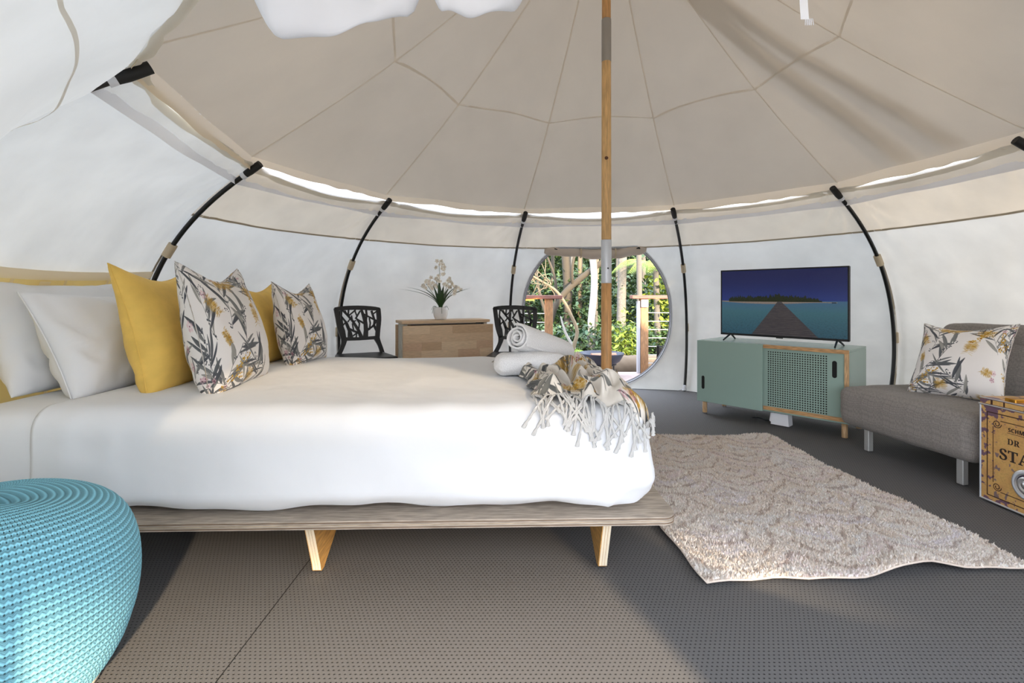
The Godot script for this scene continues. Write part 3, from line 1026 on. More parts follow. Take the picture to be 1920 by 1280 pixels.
func pillow(w: float, h: float, th: float, sd: float, crease := 1.0, uvs := 1.0, ear := 0.09) -> ArrayMesh:
	var st := start()
	for sg: float in [1.0, -1.0]:
		var f := func(u: float, v: float) -> Vector3:
			# points crowd towards the edge so that it stays crisp
			var s := sin((u - 0.5) * PI)
			var t := sin((v - 0.5) * PI)
			var x := w / 2 * s * (1.0 - ear * (1.0 - t * t) * absf(s))
			var y := h / 2 * t * (1.0 - ear * (2.2 if t > 0.0 else 0.6) * pow(1.0 - s * s, 1.2) * absf(t))
			var z := th / 2 * pow(maxf(0.0, (1.0 - s * s) * (1.0 - t * t)), 0.42)
			var env := pow(maxf(0.0, (1.0 - s * s) * (1.0 - t * t)), 0.25)
			z += crease * env * (0.010 * fn.get_noise_3d(x * 4.0 + sd, y * 4.0, sd * 3.0) + 0.006 * sin(x * 20.0 + y * 31.0 + 5.0 * fn.get_noise_2d(x * 3.0 + sd, y * 3.0)) * smoothstep(0.35, 1.0, maxf(absf(s), absf(t))))
			# weight sinks: fuller at the bottom
			z *= 1.0 - 0.22 * t
			return Vector3(x, y, z * sg)
		grid(st, 40, 40, f, uvs * sg, -uvs, sg > 0.0)
	return done(st)

func set_pillow(nm: String, label: String, grp: String, mesh: ArrayMesh, m: Material, at: Vector3, yaw: float, lean: float, roll := 0.0) -> Node3D:
	var t := thing(nm, label, "pillow", at, 0, grp)
	t.basis = Basis(Vector3.UP, deg_to_rad(yaw)) * Basis(Vector3.RIGHT, deg_to_rad(-lean)) * Basis(Vector3.BACK, deg_to_rad(roll))
	put("cover", mesh, m, t)
	return t

func seam_round(t: Node3D, w: float, h: float, ear: float, r: float, m: Material) -> void:
	var pts := []
	for k in 81:
		var q := fmod(k / 20.0, 4.0)
		var s := [sin((q - 0.5) * PI), 1.0, -sin((q - 2.5) * PI), -1.0][int(q)] as float
		var u := [-1.0, sin((q - 1.5) * PI), 1.0, -sin((q - 3.5) * PI)][int(q)] as float
		pts.append(Vector3(w / 2 * s * (1.0 - ear * (1.0 - u * u) * absf(s)), h / 2 * u * (1.0 - ear * (2.2 if u > 0.0 else 0.6) * pow(1.0 - s * s, 1.2) * absf(u)), 0))
	put("edge_seam", tubemesh(pts, [r], 6, false), m, t)

func build_pillows() -> void:
	var w1 := set_pillow("white_pillow", "white cotton pillow cut by the left edge of the picture, furthest from the floral cushions", "white bed pillows", pillow(0.72, 0.48, 0.21, 1.0, 2.2, 1.0, 0.05), M.pillow_white, V(-1.93, 0.80, 2.19), 88, 24)
	var w2 := set_pillow("white_pillow", "white cotton pillow leaning right behind the front yellow velvet cushion", "white bed pillows", pillow(0.70, 0.45, 0.20, 4.0, 2.2, 1.0, 0.05), M.pillow_white, V(-1.715, 0.768, 2.17), 91, 26)
	for t: Node3D in [w1, w2]:
		seam_round(t, 0.71, 0.47 if t == w1 else 0.45, 0.05, 0.003, M.pillow_white)
		put("flange", gridmesh(1, 30, func(u: float, v: float) -> Vector3:
			var tt := sin((v - 0.5) * PI)
			return Vector3(0.36 * (1.0 - 0.05 * (1.0 - tt * tt)) - 0.002 + u * 0.03, 0.225 * tt * 0.97, 0.006 * sin(v * 17.0) * u)), M.pillow_white, t)
	var y1 := set_pillow("yellow_cushion", "mustard velvet cushion between the front white pillow and the nearest floral cushion", "mustard velvet cushions", pillow(0.54, 0.54, 0.20, 7.0, 1.0, 1.0, 0.11), M.velvet, V(-1.47, 0.818, 2.13), 96, 15)
	var y2 := set_pillow("yellow_cushion", "mustard velvet cushion mostly hidden, peeking out behind the two floral cushions", "mustard velvet cushions", pillow(0.47, 0.47, 0.17, 9.0, 1.0, 1.0, 0.11), M.velvet, V(-1.40, 0.80, 2.78), 90, 15)
	for t: Node3D in [y1, y2]: seam_round(t, 0.54 if t == y1 else 0.47, 0.54 if t == y1 else 0.47, 0.11, 0.0025, M.velvet)
	var f1 := set_pillow("floral_cushion", "large floral cushion with a yellow bottlebrush print, nearest on the bed", "floral print cushions", pillow(0.54, 0.54, 0.23, 12.0, 0.8, 0.85, 0.13), M.floral, V(-1.22, 0.822, 2.11), 97, 13)
	var f2 := set_pillow("floral_cushion", "smaller floral cushion standing alone at the far side of the bed, in warm sunlight", "floral print cushions", pillow(0.46, 0.47, 0.19, 15.0, 0.8, 0.75, 0.13), M.floral, V(-1.195, 0.80, 2.80), 89, 12)
	for t: Node3D in [f1, f2]: seam_round(t, 0.54 if t == f1 else 0.46, 0.54 if t == f1 else 0.47, 0.13, 0.002, M.floral)

# ---------------------------------------------------------------- throw and towels
func build_throw_and_towels() -> void:
	var t := thing("throw_blanket", "crumpled floral throw with long pale tassels over the foot corner of the bed", "throw blanket", V(0.2, 0.60, 2.2))
	var o := t.position
	var fold := func(s: float, q: float) -> float:
		var n := fn.get_noise_2d(s * 2.2 + 4.0, q * 1.7)
		var a := pow(0.5 + 0.5 * sin(s * 25.0 + q * 3.0 + n * 4.5), 1.4)
		var b := pow(0.5 + 0.5 * sin(s * 11.0 - q * 7.0 + n * 6.0), 2.0)
		return 0.036 * a + 0.034 * b + 0.012 * (n + 0.6)
	var at := func(s: float, q: float) -> Vector3:
		var p := Vector2(-0.11, 2.62).lerp(Vector2(0.44, 2.66), s).lerp(Vector2(0.07, 1.745).lerp(Vector2(0.472, 1.66), s), q)
		p.x += 0.05 * sin(q * 3.0) * (1.0 - s) + 0.010 * sin(q * 31.0 + s * 9.0)
		p.y += 0.014 * sin(s * 27.0) * q
		var h: float = fold.call(s, q) * (0.55 + 0.75 * sin(PI * clampf(s * 0.9 + 0.08, 0, 1)))
		var edge := minf(minf(s, 1.0 - s), minf(q, 1.0 - q))
		h *= smoothstep(-0.04, 0.10, edge)
		return V(p.x, maxf(bed_top(p.x, p.y), 0.50) + 0.006 + h, p.y) - o
	put("cloth", gridmesh(130, 100, func(u: float, v: float) -> Vector3: return at.call(u, v), 1.0, 1.0), M.scarf, t)
	# tassels of twisted yarn along the near hem, falling over the edge of the mattress
	var g := RandomNumberGenerator.new()
	g.seed = 5
	for k in 46:
		var s := k / 45.0
		var p0: Vector3 = at.call(s, 0.995)
		var st := start()
		var l := g.randf_range(0.115, 0.165) * (1.0 - 0.65 * smoothstep(0.86, 0.97, s))
		var ang := g.randf_range(-0.35, 0.35) + 0.45 * sin(k * 0.8)
		var dir := Vector2(sin(ang), -cos(ang))     # (x, depth) towards the camera
		for y in 2:
			var pts := []
			var rad := []
			for q in 13:
				var f := q / 12.0
				var run := l * f
				var w := p0 + o
				var px := w.x + dir.x * run
				var pd := -w.z + dir.y * run
				# over the rounded edge the yarn turns downwards
				var bt := Transform3D(Basis(Vector3.UP, deg_to_rad(BED_YAW)), bed_corner())
				var loc := bt.affine_inverse() * V(px, 0, pd)
				var drop := 0.0
				var nn := loc.z + 0.11
				var ee := loc.x + 0.14
				var m := maxf(nn, ee)
				if m > 0.0:
					var a := minf(m / 0.078, PI / 2)
					var fwd := 0.078 * sin(a)
					drop = 0.078 * (1.0 - cos(a)) + maxf(0.0, m - 0.078 * PI / 2)
					if nn >= ee:
						loc.z = -0.11 + fwd + 0.012
						loc.x = minf(loc.x, -0.075)
					else:
						loc.x = -0.14 + fwd + 0.012
						loc.z = minf(loc.z, -0.05)
				var back := bt * loc
				px = back.x
				pd = -back.z
				var yy := 0.602 - drop
				yy = lerpf(w.y, yy, minf(1.0, f * 2.5))
				var tw := f * 16.0 + y * PI
				pts.append(V(px + cos(tw) * 0.0022, yy + sin(tw) * 0.0022, pd) - o)
				rad.append(0.0030 if q < 10 else 0.0036 + 0.0012 * (q - 10))
			tube(st, pts, rad, 5)
		put("tassel", done(st), M.fringe, t)
	# towels: a spiral of thick terry rolled up
	var roll := func(r: float, l: float, turns: float, sd: float, flap: float) -> ArrayMesh:
		var st := start()
		var n := 90
		var ring := func(a: float, inner: float) -> Vector2:
			var q := lerpf(0.12, 1.0, a)
			var th := TAU * turns * a + sd
			var rr := r * q - inner * 0.0
			return Vector2(cos(th), sin(th)) * rr
		var w := r / (turns + 0.3) * 0.46
		for sg: float in [-1.0, 1.0]: # outer and inner face of the spiral sheet
			grid(st, n, 24, func(u: float, v: float) -> Vector3:
				var c: Vector2 = ring.call(u, 0.0)
				var nn := c.normalized()
				var bulge := 1.0 + 0.012 * fn.get_noise_2d(u * 9.0 + sd, v * 4.0)
				var edge := pow(absf(v * 2 - 1), 8.0) * 0.35
				c = c * bulge + nn * sg * w * (1.0 - edge)
				var x := (v - 0.5) * l + 0.006 * sin(u * 30.0 + sd) * absf(v * 2 - 1)
				return Vector3(x, c.y, c.x), 1, 1, sg > 0)
		# rounded selvedges at the two ends
		for e: float in [0.0, 1.0]:
			grid(st, n, 6, func(u: float, v: float) -> Vector3:
				var c: Vector2 = ring.call(u, 0.0)
				var nn := c.normalized()
				var a := (v - 0.5) * PI
				c = c * (1.0 + 0.012 * fn.get_noise_2d(u * 9.0 + sd, e * 4.0)) + nn * w * 0.65 * sin(a)
				var x := (e - 0.5) * l + 0.006 * sin(u * 30.0 + sd) + (e - 0.5) * 2.0 * w * 0.8 * cos(a)
				return Vector3(x, c.y, c.x), 1, 1, e < 0.5)
		return done(st)
	var lo := thing("rolled_towel", "white bath towel rolled flat, lower of the pair on the throw", "towel", V(0.085, 0.648, 2.27), 5, "white towels on the throw")
	lo.scale = Vector3(1, 0.9, 1.1)
	put("roll", softbox(Vector3(0.33, 0.112, 0.145), 0.050, Vector3i(30, 16, 18), func(p: Vector3, o: Vector3) -> Vector3:
		return p + o * (0.006 * fn.get_noise_3d(p.x * 7.0, p.y * 9.0, p.z * 7.0) + 0.003 * sin(p.x * 26.0 + p.y * 18.0))), M.towel, lo)
	for k in 3:
		var lip := []
		for q in 13:
			var a := -1.9 + q / 12.0 * (3.4 - k * 0.5)
			lip.append(Vector3(0.164 + 0.004 * sin(q * 1.1), sin(a) * (0.036 - k * 0.012), cos(a) * (0.048 - k * 0.015)))
		put("fold", tubemesh(lip, [0.0075], 8), M.towel, lo)
	var up := thing("rolled_towel", "white bath towel rolled tight and propped slanting on top of the other towel", "towel", V(0.148, 0.712, 2.43), 0, "white towels on the throw")
	up.basis = Basis(Vector3.UP, deg_to_rad(54)) * Basis(Vector3.BACK, deg_to_rad(-15))
	put("roll", roll.call(0.060, 0.44, 3.2, 0.6, 0.0), M.towel, up)
	for q: Array in [[up, 0.060, 0.44]]:
		var hem := start()
		grid(hem, 3, 24, func(u: float, v: float) -> Vector3: return Vector3((v - 0.5) * q[2] * 0.985, -q[1] * 0.62 + u * 0.022, q[1] * 0.93 - u * 0.0))
		put("hem_band", done(hem), M.towel, q[0])

# ---------------------------------------------------------------- folding table and orchid
func build_table_and_plant() -> void:
	var t := thing("folding_table", "closed drop-leaf table of pale wood between the two black chairs", "table", V(-0.60, 0.008, 4.335), 25.0)
	var w := 0.80
	var d := 0.25
	put("tabletop", boxmesh(Vector3(w - 0.02, 0.024, d), 0.003, Vector3(0, 0.726, 0)), M.table, t)
	var shades := [M.table, tri_tex(mk(Color(0.80, 0.67, 0.53), 0.5), T.grain_soft, Vector3(1.6, 9, 9)), tri_tex(mk(Color(0.90, 0.79, 0.65), 0.5), T.grain_soft, Vector3(1.6, 9, 9)), tri_tex(mk(Color(0.84, 0.70, 0.57), 0.5), T.grain_soft, Vector3(2.2, 9, 9))]
	for sg: float in [1.0, -1.0]:
		var lf := put("drop_leaf", boxmesh(Vector3(w, 0.62, 0.018), 0.003, Vector3(0.012, 0.388, sg * (d / 2 + 0.012))), M.table, t)
		if sg > 0:
			var g := RandomNumberGenerator.new()
			g.seed = 2
			for r in 9:
				var x := -w / 2 + 0.006
				while x < w / 2 - 0.02:
					var l := minf(g.randf_range(0.14, 0.34), w / 2 - 0.006 - x)
					put("stave", boxmesh(Vector3(l - 0.0006, 0.0665, 0.002), 0.0005, Vector3(0.012 + x + l / 2, 0.388 - 0.306 + 0.034 + r * 0.068, d / 2 + 0.0218)), shades[g.randi() % 4], lf)
					x += l
	for sg: float in [-1.0, 1.0]:
		var fr := put("end_frame", boxmesh(Vector3(0.03, 0.70, d - 0.04), 0.002, Vector3(sg * (w / 2 - 0.045), 0.362, 0)), M.table_pale, t)
		for k in 3:
			var dr := put("drawer_front", boxmesh(Vector3(0.004, 0.205, d - 0.065), 0.001, Vector3(sg * (w / 2 - 0.0285), 0.595 - k * 0.225, 0)), M.table_pale, fr)
			dr.set_meta("label", "pale narrow drawer front")
	put("hinge_gap", boxmesh(Vector3(w * 0.8, 0.008, 0.006), 0.001, Vector3(0.0, 0.706, d / 2 + 0.004)), M.black, t)
	put("foot_rail", boxmesh(Vector3(w - 0.12, 0.04, 0.05), 0.003, Vector3(0, 0.06, 0)), M.table, t)
	# orchid
	var p := thing("potted_orchid", "cream orchid with strap leaves in a round white pot on the folding table", "plant", t.transform * Vector3(-0.025, 0.7385, 0.0))
	put("pot", lathemesh([Vector2(0.001, 0), Vector2(0.040, 0), Vector2(0.047, 0.004), Vector2(0.059, 0.03), Vector2(0.064, 0.06), Vector2(0.063, 0.085), Vector2(0.059, 0.108), Vector2(0.056, 0.109), Vector2(0.054, 0.105), Vector2(0.052, 0.09), Vector2(0.001, 0.09)], 36), M.pot, p)
	put("soil", lathemesh([Vector2(0.0001, 0.099), Vector2(0.03, 0.100), Vector2(0.054, 0.096)], 20), M.ink, p)
	var blade := func(az: float, l: float, w2: float, rise: float, droop: float) -> ArrayMesh:
		var dir := Vector3(cos(az), 0, sin(az))
		var side := Vector3(-sin(az), 0, cos(az))
		return gridmesh(4, 18, func(u: float, v: float) -> Vector3:
			var run := l * (0.22 * v + 0.78 * v * v * droop)
			var y := 0.095 + l * rise * (v - 0.42 * v * v * droop)
			var ww := w2 * 1.5 * sin(PI * pow(clampf(v * 0.93 + 0.05, 0, 1), 0.7)) * 0.5
			var c := (u - 0.5) * 2.0
			return dir * (0.010 + run) + side * c * ww + Vector3(0, y + 0.35 * ww * c * c, 0))
	var spec := [[0.2, 0.33, 0.020, 0.80, 0.75], [0.5, 0.28, 0.022, 0.85, 0.45], [2.9, 0.36, 0.020, 0.78, 0.95], [2.6, 0.34, 0.022, 0.85, 0.85], [3.4, 0.30, 0.022, 0.90, 0.6], [1.6, 0.26, 0.026, 1.0, 0.1], [1.2, 0.24, 0.024, 0.95, 0.3], [4.4, 0.25, 0.026, 0.95, 0.2], [5.2, 0.27, 0.022, 0.9, 0.4], [5.8, 0.32, 0.020, 0.82, 0.8], [2.2, 0.22, 0.024, 1.0, 0.2], [4.9, 0.20, 0.026, 1.0, 0.1]]
	for s: Array in spec: put("leaf", blade.call(s[0], s[1], s[2], s[3], s[4]), M.leaf_dark, p)
	var g2 := RandomNumberGenerator.new()
	g2.seed = 9
	var flower := func() -> ArrayMesh:
		var st := start()
		for k in 5:
			var a := TAU * k / 5 + 0.3
			grid(st, 2, 4, func(u: float, v: float) -> Vector3:
				var w2 := 0.0088 * sin(PI * (v * 0.9 + 0.08))
				var c := (u - 0.5) * 2.0
				return Vector3(cos(a) * v * 0.021 - sin(a) * c * w2, sin(a) * v * 0.021 + cos(a) * c * w2, 0.004 * v * v + 0.001 * c * c))
		return done(st)
	var fm: ArrayMesh = flower.call()
	var core := lathemesh([Vector2(0.0001, 0.007), Vector2(0.002, 0.004), Vector2(0.003, 0.0)], 8, Transform3D(Basis(Vector3.RIGHT, PI / 2), Vector3.ZERO))
	for spray: Array in [[Vector3(-0.01, 0.50, 0.02), 11], [Vector3(-0.115, 0.31, 0.05), 8], [Vector3(0.075, 0.33, 0.04), 8], [Vector3(0.135, 0.28, 0.03), 7], [Vector3(-0.03, 0.35, 0.06), 4]]:
		var tip: Vector3 = spray[0]
		var pts := spline([Vector3(0, 0.09, 0), Vector3(tip.x * 0.25, tip.y * 0.55, tip.z * 0.4), tip], 10)
		var stem := put("flower_stem", tubemesh(pts, [0.0022], 5), M.leaf_dark, p)
		for k in int(spray[1] * 1.4):
			var c: Vector3 = pts[10 - k % (6 if tip.y > 0.4 else 3)] + Vector3(g2.randf_range(-0.045, 0.045), g2.randf_range(-0.028, 0.028), g2.randf_range(-0.01, 0.035))
			var fo := put("blossom", fm, M.petal, stem, c)
			fo.basis = Basis(Vector3.UP, g2.randf_range(-0.9, 0.9)) * Basis(Vector3.RIGHT, g2.randf_range(-0.5, 0.5)) * Basis(Vector3.BACK, g2.randf() * TAU)
			put("blossom_core", core, M.petal_core, stem, c + fo.basis.z * 0.002)
	for k in 5:
		var a := g2.randf_range(-0.6, 3.7)
		var dir := Vector3(cos(a), 0, sin(a))
		put("air_root", tubemesh(spline([Vector3(0, 0.10, 0) + dir * 0.03, Vector3(0, 0.118, 0) + dir * 0.058, Vector3(0, 0.085 - 0.03 * (k % 2), 0) + dir * 0.078], 8), [0.0016], 5), M.leaf_dark, p)

# ---------------------------------------------------------------- black chairs with a twig-pattern back
func build_chairs() -> void:
	var spots := [[V(-1.205, 0.008, 4.06), 28.0, "black plastic chair with a twig-lattice back left of the folding table"], [V(0.015, 0.008, 4.12), -4.0, "black plastic chair with a twig-lattice back half in front of the round doorway"]]
	var c0: Node3D = null
	for s: Array in spots:
		var c: Node3D
		if c0 == null:
			c0 = make_chair(s[2])
			c = c0
		else:
			c = c0.duplicate()
			c.name = numbered("lattice_chair")
			add_child(c, true)
			c.set_meta("label", s[2])
		c.position = s[0]
		c.rotation_degrees.y = s[1]

func make_chair(label: String) -> Node3D:
	var t := thing("lattice_chair", label, "chair", Vector3.ZERO, 0, "black twig-back chairs")
	var k := 1.0 / 2080.0                                      # units of the drawing below to metres
	var lean := Basis(Vector3.RIGHT, -0.16)
	var tr := Transform3D(lean, Vector3(0, 0.452, -0.205))
	var p := func(x: float, y: float) -> Vector2: return Vector2((x - 535.0) * k, (1010.0 - y) * k)
	var bar := func(st: SurfaceTool, pts: Array, ws: Array, z0: float, z1: float) -> void:
		for i in pts.size() - 1:
			var a: Vector2 = pts[i]
			var b: Vector2 = pts[i + 1]
			var n := (b - a).normalized().orthogonal()
			var e := (b - a).normalized() * 0.002
			prism(st, PackedVector2Array([a - e + n * ws[i] * k / 2, a - e - n * ws[i] * k / 2, b + e - n * ws[i + 1] * k / 2, b + e + n * ws[i + 1] * k / 2]), z0, z1, tr)
	# frame of the back with its splayed arms, one outline with a hole cut by building it from four bars and rounded corners
	var st := start()
	var lf := spline([Vector3(150, 200, 0), Vector3(172, 350, 0), Vector3(205, 560, 0), Vector3(265, 745, 0)], 10).map(func(v: Vector3) -> Vector2: return p.call(v.x, v.y))
	var rt := spline([Vector3(885, 215, 0), Vector3(892, 400, 0), Vector3(868, 590, 0), Vector3(850, 745, 0)], 10).map(func(v: Vector3) -> Vector2: return p.call(v.x, v.y))
	var wd := []
	for i in 11: wd.append(78.0)
	bar.call(st, lf, wd, -0.012, 0.016)
	bar.call(st, rt, wd, -0.012, 0.016)
	var tp := spline([Vector3(128, 205, 0), Vector3(300, 193, 0), Vector3(540, 188, 0), Vector3(800, 206, 0), Vector3(908, 218, 0)], 10).map(func(v: Vector3) -> Vector2: return p.call(v.x, v.y))
	var wt := []
	for i in 11: wt.append(72.0 - 26.0 * pow(absf(i / 5.0 - 1.0), 6.0))
	bar.call(st, tp, wt, -0.012, 0.016)
	bar.call(st, [p.call(235, 742), p.call(540, 748), p.call(875, 735)], [60, 54, 60], -0.012, 0.016)
	put("back_frame", done(st), M.black, t)
	var arms := start()
	bar.call(arms, spline([Vector3(275, 735, 0), Vector3(262, 820, 0), Vector3(218, 930, 0), Vector3(150, 1060, 0)], 8).map(func(v: Vector3) -> Vector2: return p.call(v.x, v.y)), [110, 92, 80, 72, 72, 72, 74, 78, 84], -0.010, 0.014)
	bar.call(arms, spline([Vector3(835, 735, 0), Vector3(868, 820, 0), Vector3(905, 920, 0), Vector3(940, 1060, 0)], 8).map(func(v: Vector3) -> Vector2: return p.call(v.x, v.y)), [110, 92, 80, 72, 70, 70, 72, 76, 80], -0.010, 0.014)
	put("back_support", done(arms), M.black, t)
	var tw := [
		[[640, 740], [655, 600], [648, 450], [585, 225], [90, 76, 66, 40]], [[650, 470], [675, 330], [668, 225], [40, 34, 34]], [[610, 300], [720, 360], [860, 440], [28, 26, 30]],
		[[655, 610], [770, 535], [850, 440], [46, 34, 24]], [[860, 640], [800, 520], [812, 420], [764, 250], [50, 36, 34, 38]], [[720, 380], [735, 470], [715, 590], [22, 24, 26]],
		[[575, 740], [520, 590], [430, 430], [350, 330], [240, 210], [70, 52, 40, 34, 26]], [[350, 340], [480, 230], [28, 26]], [[350, 340], [362, 225], [30, 26]], [[350, 335], [300, 240], [22, 20]],
		[[545, 655], [430, 600], [340, 545], [40, 36, 28]], [[430, 690], [520, 620], [28, 22]], [[480, 720], [490, 640], [24, 20]], [[400, 740], [385, 640], [330, 470], [230, 330], [60, 50, 34, 26]],
		[[345, 740], [352, 600], [300, 450], [26, 24, 22]], [[240, 520], [320, 430], [26, 22]], [[280, 740], [270, 600], [205, 380], [60, 48, 30]], [[250, 480], [235, 330], [245, 225], [30, 26, 30]],
		[[620, 470], [540, 420], [480, 375], [34, 26, 22]], [[480, 385], [560, 250], [30, 26]], [[500, 330], [470, 240], [20, 22]], [[530, 560], [545, 470], [500, 400], [24, 24, 20]],
		[[430, 440], [480, 420], [22, 24]], [[440, 600], [420, 470], [22, 20]], [[410, 330], [425, 440], [22, 22]], [[345, 440], [380, 390], [24, 20]], [[800, 300], [850, 260], [24, 24]], [[640, 380], [600, 320], [24, 24]],
	]
	var la := start()
	for b: Array in tw:
		var ws: Array = b[-1]
		var pts := []
		for q in b.size() - 1: pts.append(p.call(b[q][0], b[q][1]))
		bar.call(la, pts, ws, -0.006, 0.010)
	put("twig_lattice", done(la), M.black, t)
	# seat, a softly dished slab
	put("seat", softbox(Vector3(0.43, 0.03, 0.43), 0.0145, Vector3i(24, 4, 24), func(q: Vector3, o: Vector3) -> Vector3:
		var v := q + Vector3(0, 0.445, 0.0)
		v.y -= 0.012 * (1.0 - clampf(Vector2(q.x, q.z).length() / 0.21, 0, 1))
		v.x *= 1.0 + 0.10 * (q.z / 0.215) * 0.5
		v.z += -0.02 * pow(absf(q.x) / 0.215, 4.0) * signf(q.z)
		return v), M.black, t)
	for sx: float in [-1.0, 1.0]:
		for sz: float in [-1.0, 1.0]:
			put("leg", tubemesh(spline([Vector3(sx * 0.185, 0.44, sz * 0.18), Vector3(sx * 0.20, 0.25, sz * 0.195), Vector3(sx * 0.225, 0.0, sz * (0.21 if sz > 0 else 0.25))], 8), [0.020, 0.020, 0.019, 0.018, 0.017, 0.016, 0.015, 0.015, 0.014], 10), M.black, t)
	return t

# ---------------------------------------------------------------- sideboard and television
const SB_YAW := 48.0
func build_cabinet_and_tv() -> void:
	# local x runs along the front from left to right, z towards the room; the origin is the front left corner on the floor
	var ax := Vector3(0.670, 0, 0.743)          # (x right, z towards camera)
	var org := V(1.52, 0.008, 4.04)
	var yaw := rad_to_deg(atan2(-ax.z, ax.x))
	var t := thing("sideboard", "sage green sideboard with oak trim and a perforated sliding door under the television", "cabinet", org, yaw)
	var l := 1.045
	var y0 := 0.098
	var y1 := 0.588
	var d := 0.42
	var th := 0.016
	put("top_panel", boxmesh(Vector3(l, th, d), 0.002, Vector3(l / 2, y1 - th / 2, -d / 2)), M.sage, t)
	put("bottom_panel", boxmesh(Vector3(l, th, d), 0.002, Vector3(l / 2, y0 + th / 2, -d / 2)), M.sage, t)
	put("side_panel", boxmesh(Vector3(th, y1 - y0 - th * 2, d), 0.002, Vector3(th / 2, (y0 + y1) / 2, -d / 2)), M.sage, t)
	put("side_panel", boxmesh(Vector3(th, y1 - y0 - th * 2, d), 0.002, Vector3(l - th / 2, (y0 + y1) / 2, -d / 2)), M.sage, t)
	put("back_panel", boxmesh(Vector3(l - th * 2, y1 - y0 - th * 2, 0.008), 0.001, Vector3(l / 2, (y0 + y1) / 2, -d + 0.012)), M.sage, t)
	var half := l * 0.485
	# oak edging round the open front
	put("oak_rail", boxmesh(Vector3(l - half, 0.026, 0.012), 0.001, Vector3((l + half) / 2, y1 - 0.013, 0.0055)), M.oak, t)
	put("oak_rail", boxmesh(Vector3(l - half, 0.026, 0.012), 0.001, Vector3((l + half) / 2, y0 + 0.026, 0.0055)), M.oak, t)
	put("oak_stile", boxmesh(Vector3(0.026, y1 - y0 - 0.026, 0.0115), 0.001, Vector3(l - 0.013, (y0 + y1) / 2, 0.0055)), M.oak_leg, t)
	var dl := put("sliding_door", boxmesh(Vector3(half, y1 - y0 - 0.002, 0.014), 0.002, Vector3(half / 2, (y0 + y1) / 2, 0.020)), M.sage, t)
	dl.set_meta("label", "plain sage green sliding door")
	put("handle_slot", prismmesh(rounded(0.024, 0.105, 0.0118), 0.0, 0.003, Transform3D(Basis.IDENTITY, Vector3(0.052, y0 + 0.155, 0.0258))), M.hole, dl)
	var dr := put("sliding_door", boxmesh(Vector3(l - half + 0.02, y1 - y0 - 0.05, 0.012), 0.002, Vector3((l + half) / 2 - 0.01, (y0 + y1) / 2, -0.008)), M.sage, t)
	dr.set_meta("label", "perforated sage green sliding door")
	put("handle_slot", prismmesh(rounded(0.028, 0.115, 0.0138), 0.0, 0.003, Transform3D(Basis.IDENTITY, Vector3(l - 0.085, y1 - 0.135, -0.0035))), M.hole, dr)
	var dot := lathemesh([Vector2(0.0001, 0.0012), Vector2(0.0046, 0.0012), Vector2(0.0052, 0.0)], 8, Transform3D(Basis(Vector3.RIGHT, PI / 2), Vector3.ZERO))
	var trs := []
	var cols := []
	for i in 24:
		for j in 25:
			trs.append(Transform3D(Basis.IDENTITY, Vector3(half + 0.032 + i * 0.0162, y1 - 0.052 - j * 0.0162, -0.0022)))
			cols.append(Color.WHITE)
	var mm := many("perforation", dot, M.hole, trs, cols, dr)
	mm.set_meta("label", "rows of small round holes")
	for sx: float in [0.035, l - 0.035]:
		for z: float in [-0.035, -d + 0.04]:
			put("leg", lathemesh([Vector2(0.0001, 0), Vector2(0.0165, 0), Vector2(0.018, 0.002), Vector2(0.018, y0), Vector2(0.0001, y0)], 18, Transform3D(Basis.IDENTITY, Vector3(sx, 0, z))), M.oak_leg, t)
	# small white box on the floor under it
	var wb := start()
	var poly := PackedVector2Array([Vector2(-0.062, 0.0), Vector2(0.062, 0.0), Vector2(0.056, 0.085), Vector2(-0.054, 0.085)])
	prism(wb, poly, -0.04, 0.04)
	prism(wb, PackedVector2Array([Vector2(-0.075, 0.02), Vector2(-0.06, 0.012), Vector2(-0.054, 0.075), Vector2(-0.066, 0.082)]), -0.03, 0.03)
	solo("white_plug_box", done(wb), M.white_plastic, "small white plastic box on the floor under the green sideboard", "box", t.transform * Vector3(0.60, 0.0, -0.085), yaw)
	var cable := []
	for k in 5: cable.append(t.transform * Vector3(0.52 - k * 0.035, 0.006, -0.12 + 0.02 * sin(k * 1.7)))
	solo("power_cable", tubemesh(spline(cable, 16), [0.004], 6), M.black, "thin black cable on the floor beside the small white box", "cable")
	# television
	var tv := thing("television", "flat television showing a tropical island and a jetty, on the green sideboard", "television", t.transform * Vector3(0.545, y1, -0.20), yaw)
	var w := 0.905
	var h := 0.527
	var b := 0.040
	put("case", boxmesh(Vector3(w, h, 0.03), 0.004, Vector3(0, b + h / 2, -0.012)), M.black, tv)
	var bz := start()
	bx(bz, Vector3(0, b + h - 0.005, 0.004), Vector3(w, 0.010, 0.006), 0.001)
	bx(bz, Vector3(0, b + 0.008, 0.004), Vector3(w, 0.016, 0.006), 0.001)
	for sg: float in [-1.0, 1.0]: bx(bz, Vector3(sg * (w / 2 - 0.005), b + h / 2, 0.004), Vector3(0.010, h, 0.006), 0.001)
	put("bezel", done(bz), M.black, tv)
	var sc := start()
	sc.set_smooth_group(-1)
	var sw := w - 0.020
	var c := Vector3(0, b + h / 2 + 0.003, 0.0045)
	var sh := h - 0.026
	var q := [c + Vector3(-sw / 2, sh / 2, 0), c + Vector3(sw / 2, sh / 2, 0), c + Vector3(sw / 2, -sh / 2, 0), c + Vector3(-sw / 2, -sh / 2, 0)]
	var uv := [Vector2(0, 0), Vector2(1, 0), Vector2(1, 1), Vector2(0, 1)]
	for k: int in [0, 1, 2, 0, 2, 3]: vert(sc, q[k], uv[k])
	var m := mk(Color(0.02, 0.02, 0.02), 0.25)
	m.emission_enabled = true
	m.emission_texture = ImageTexture.create_from_image(island())
	m.emission = Color.BLACK
	m.emission_energy_multiplier = 0.42
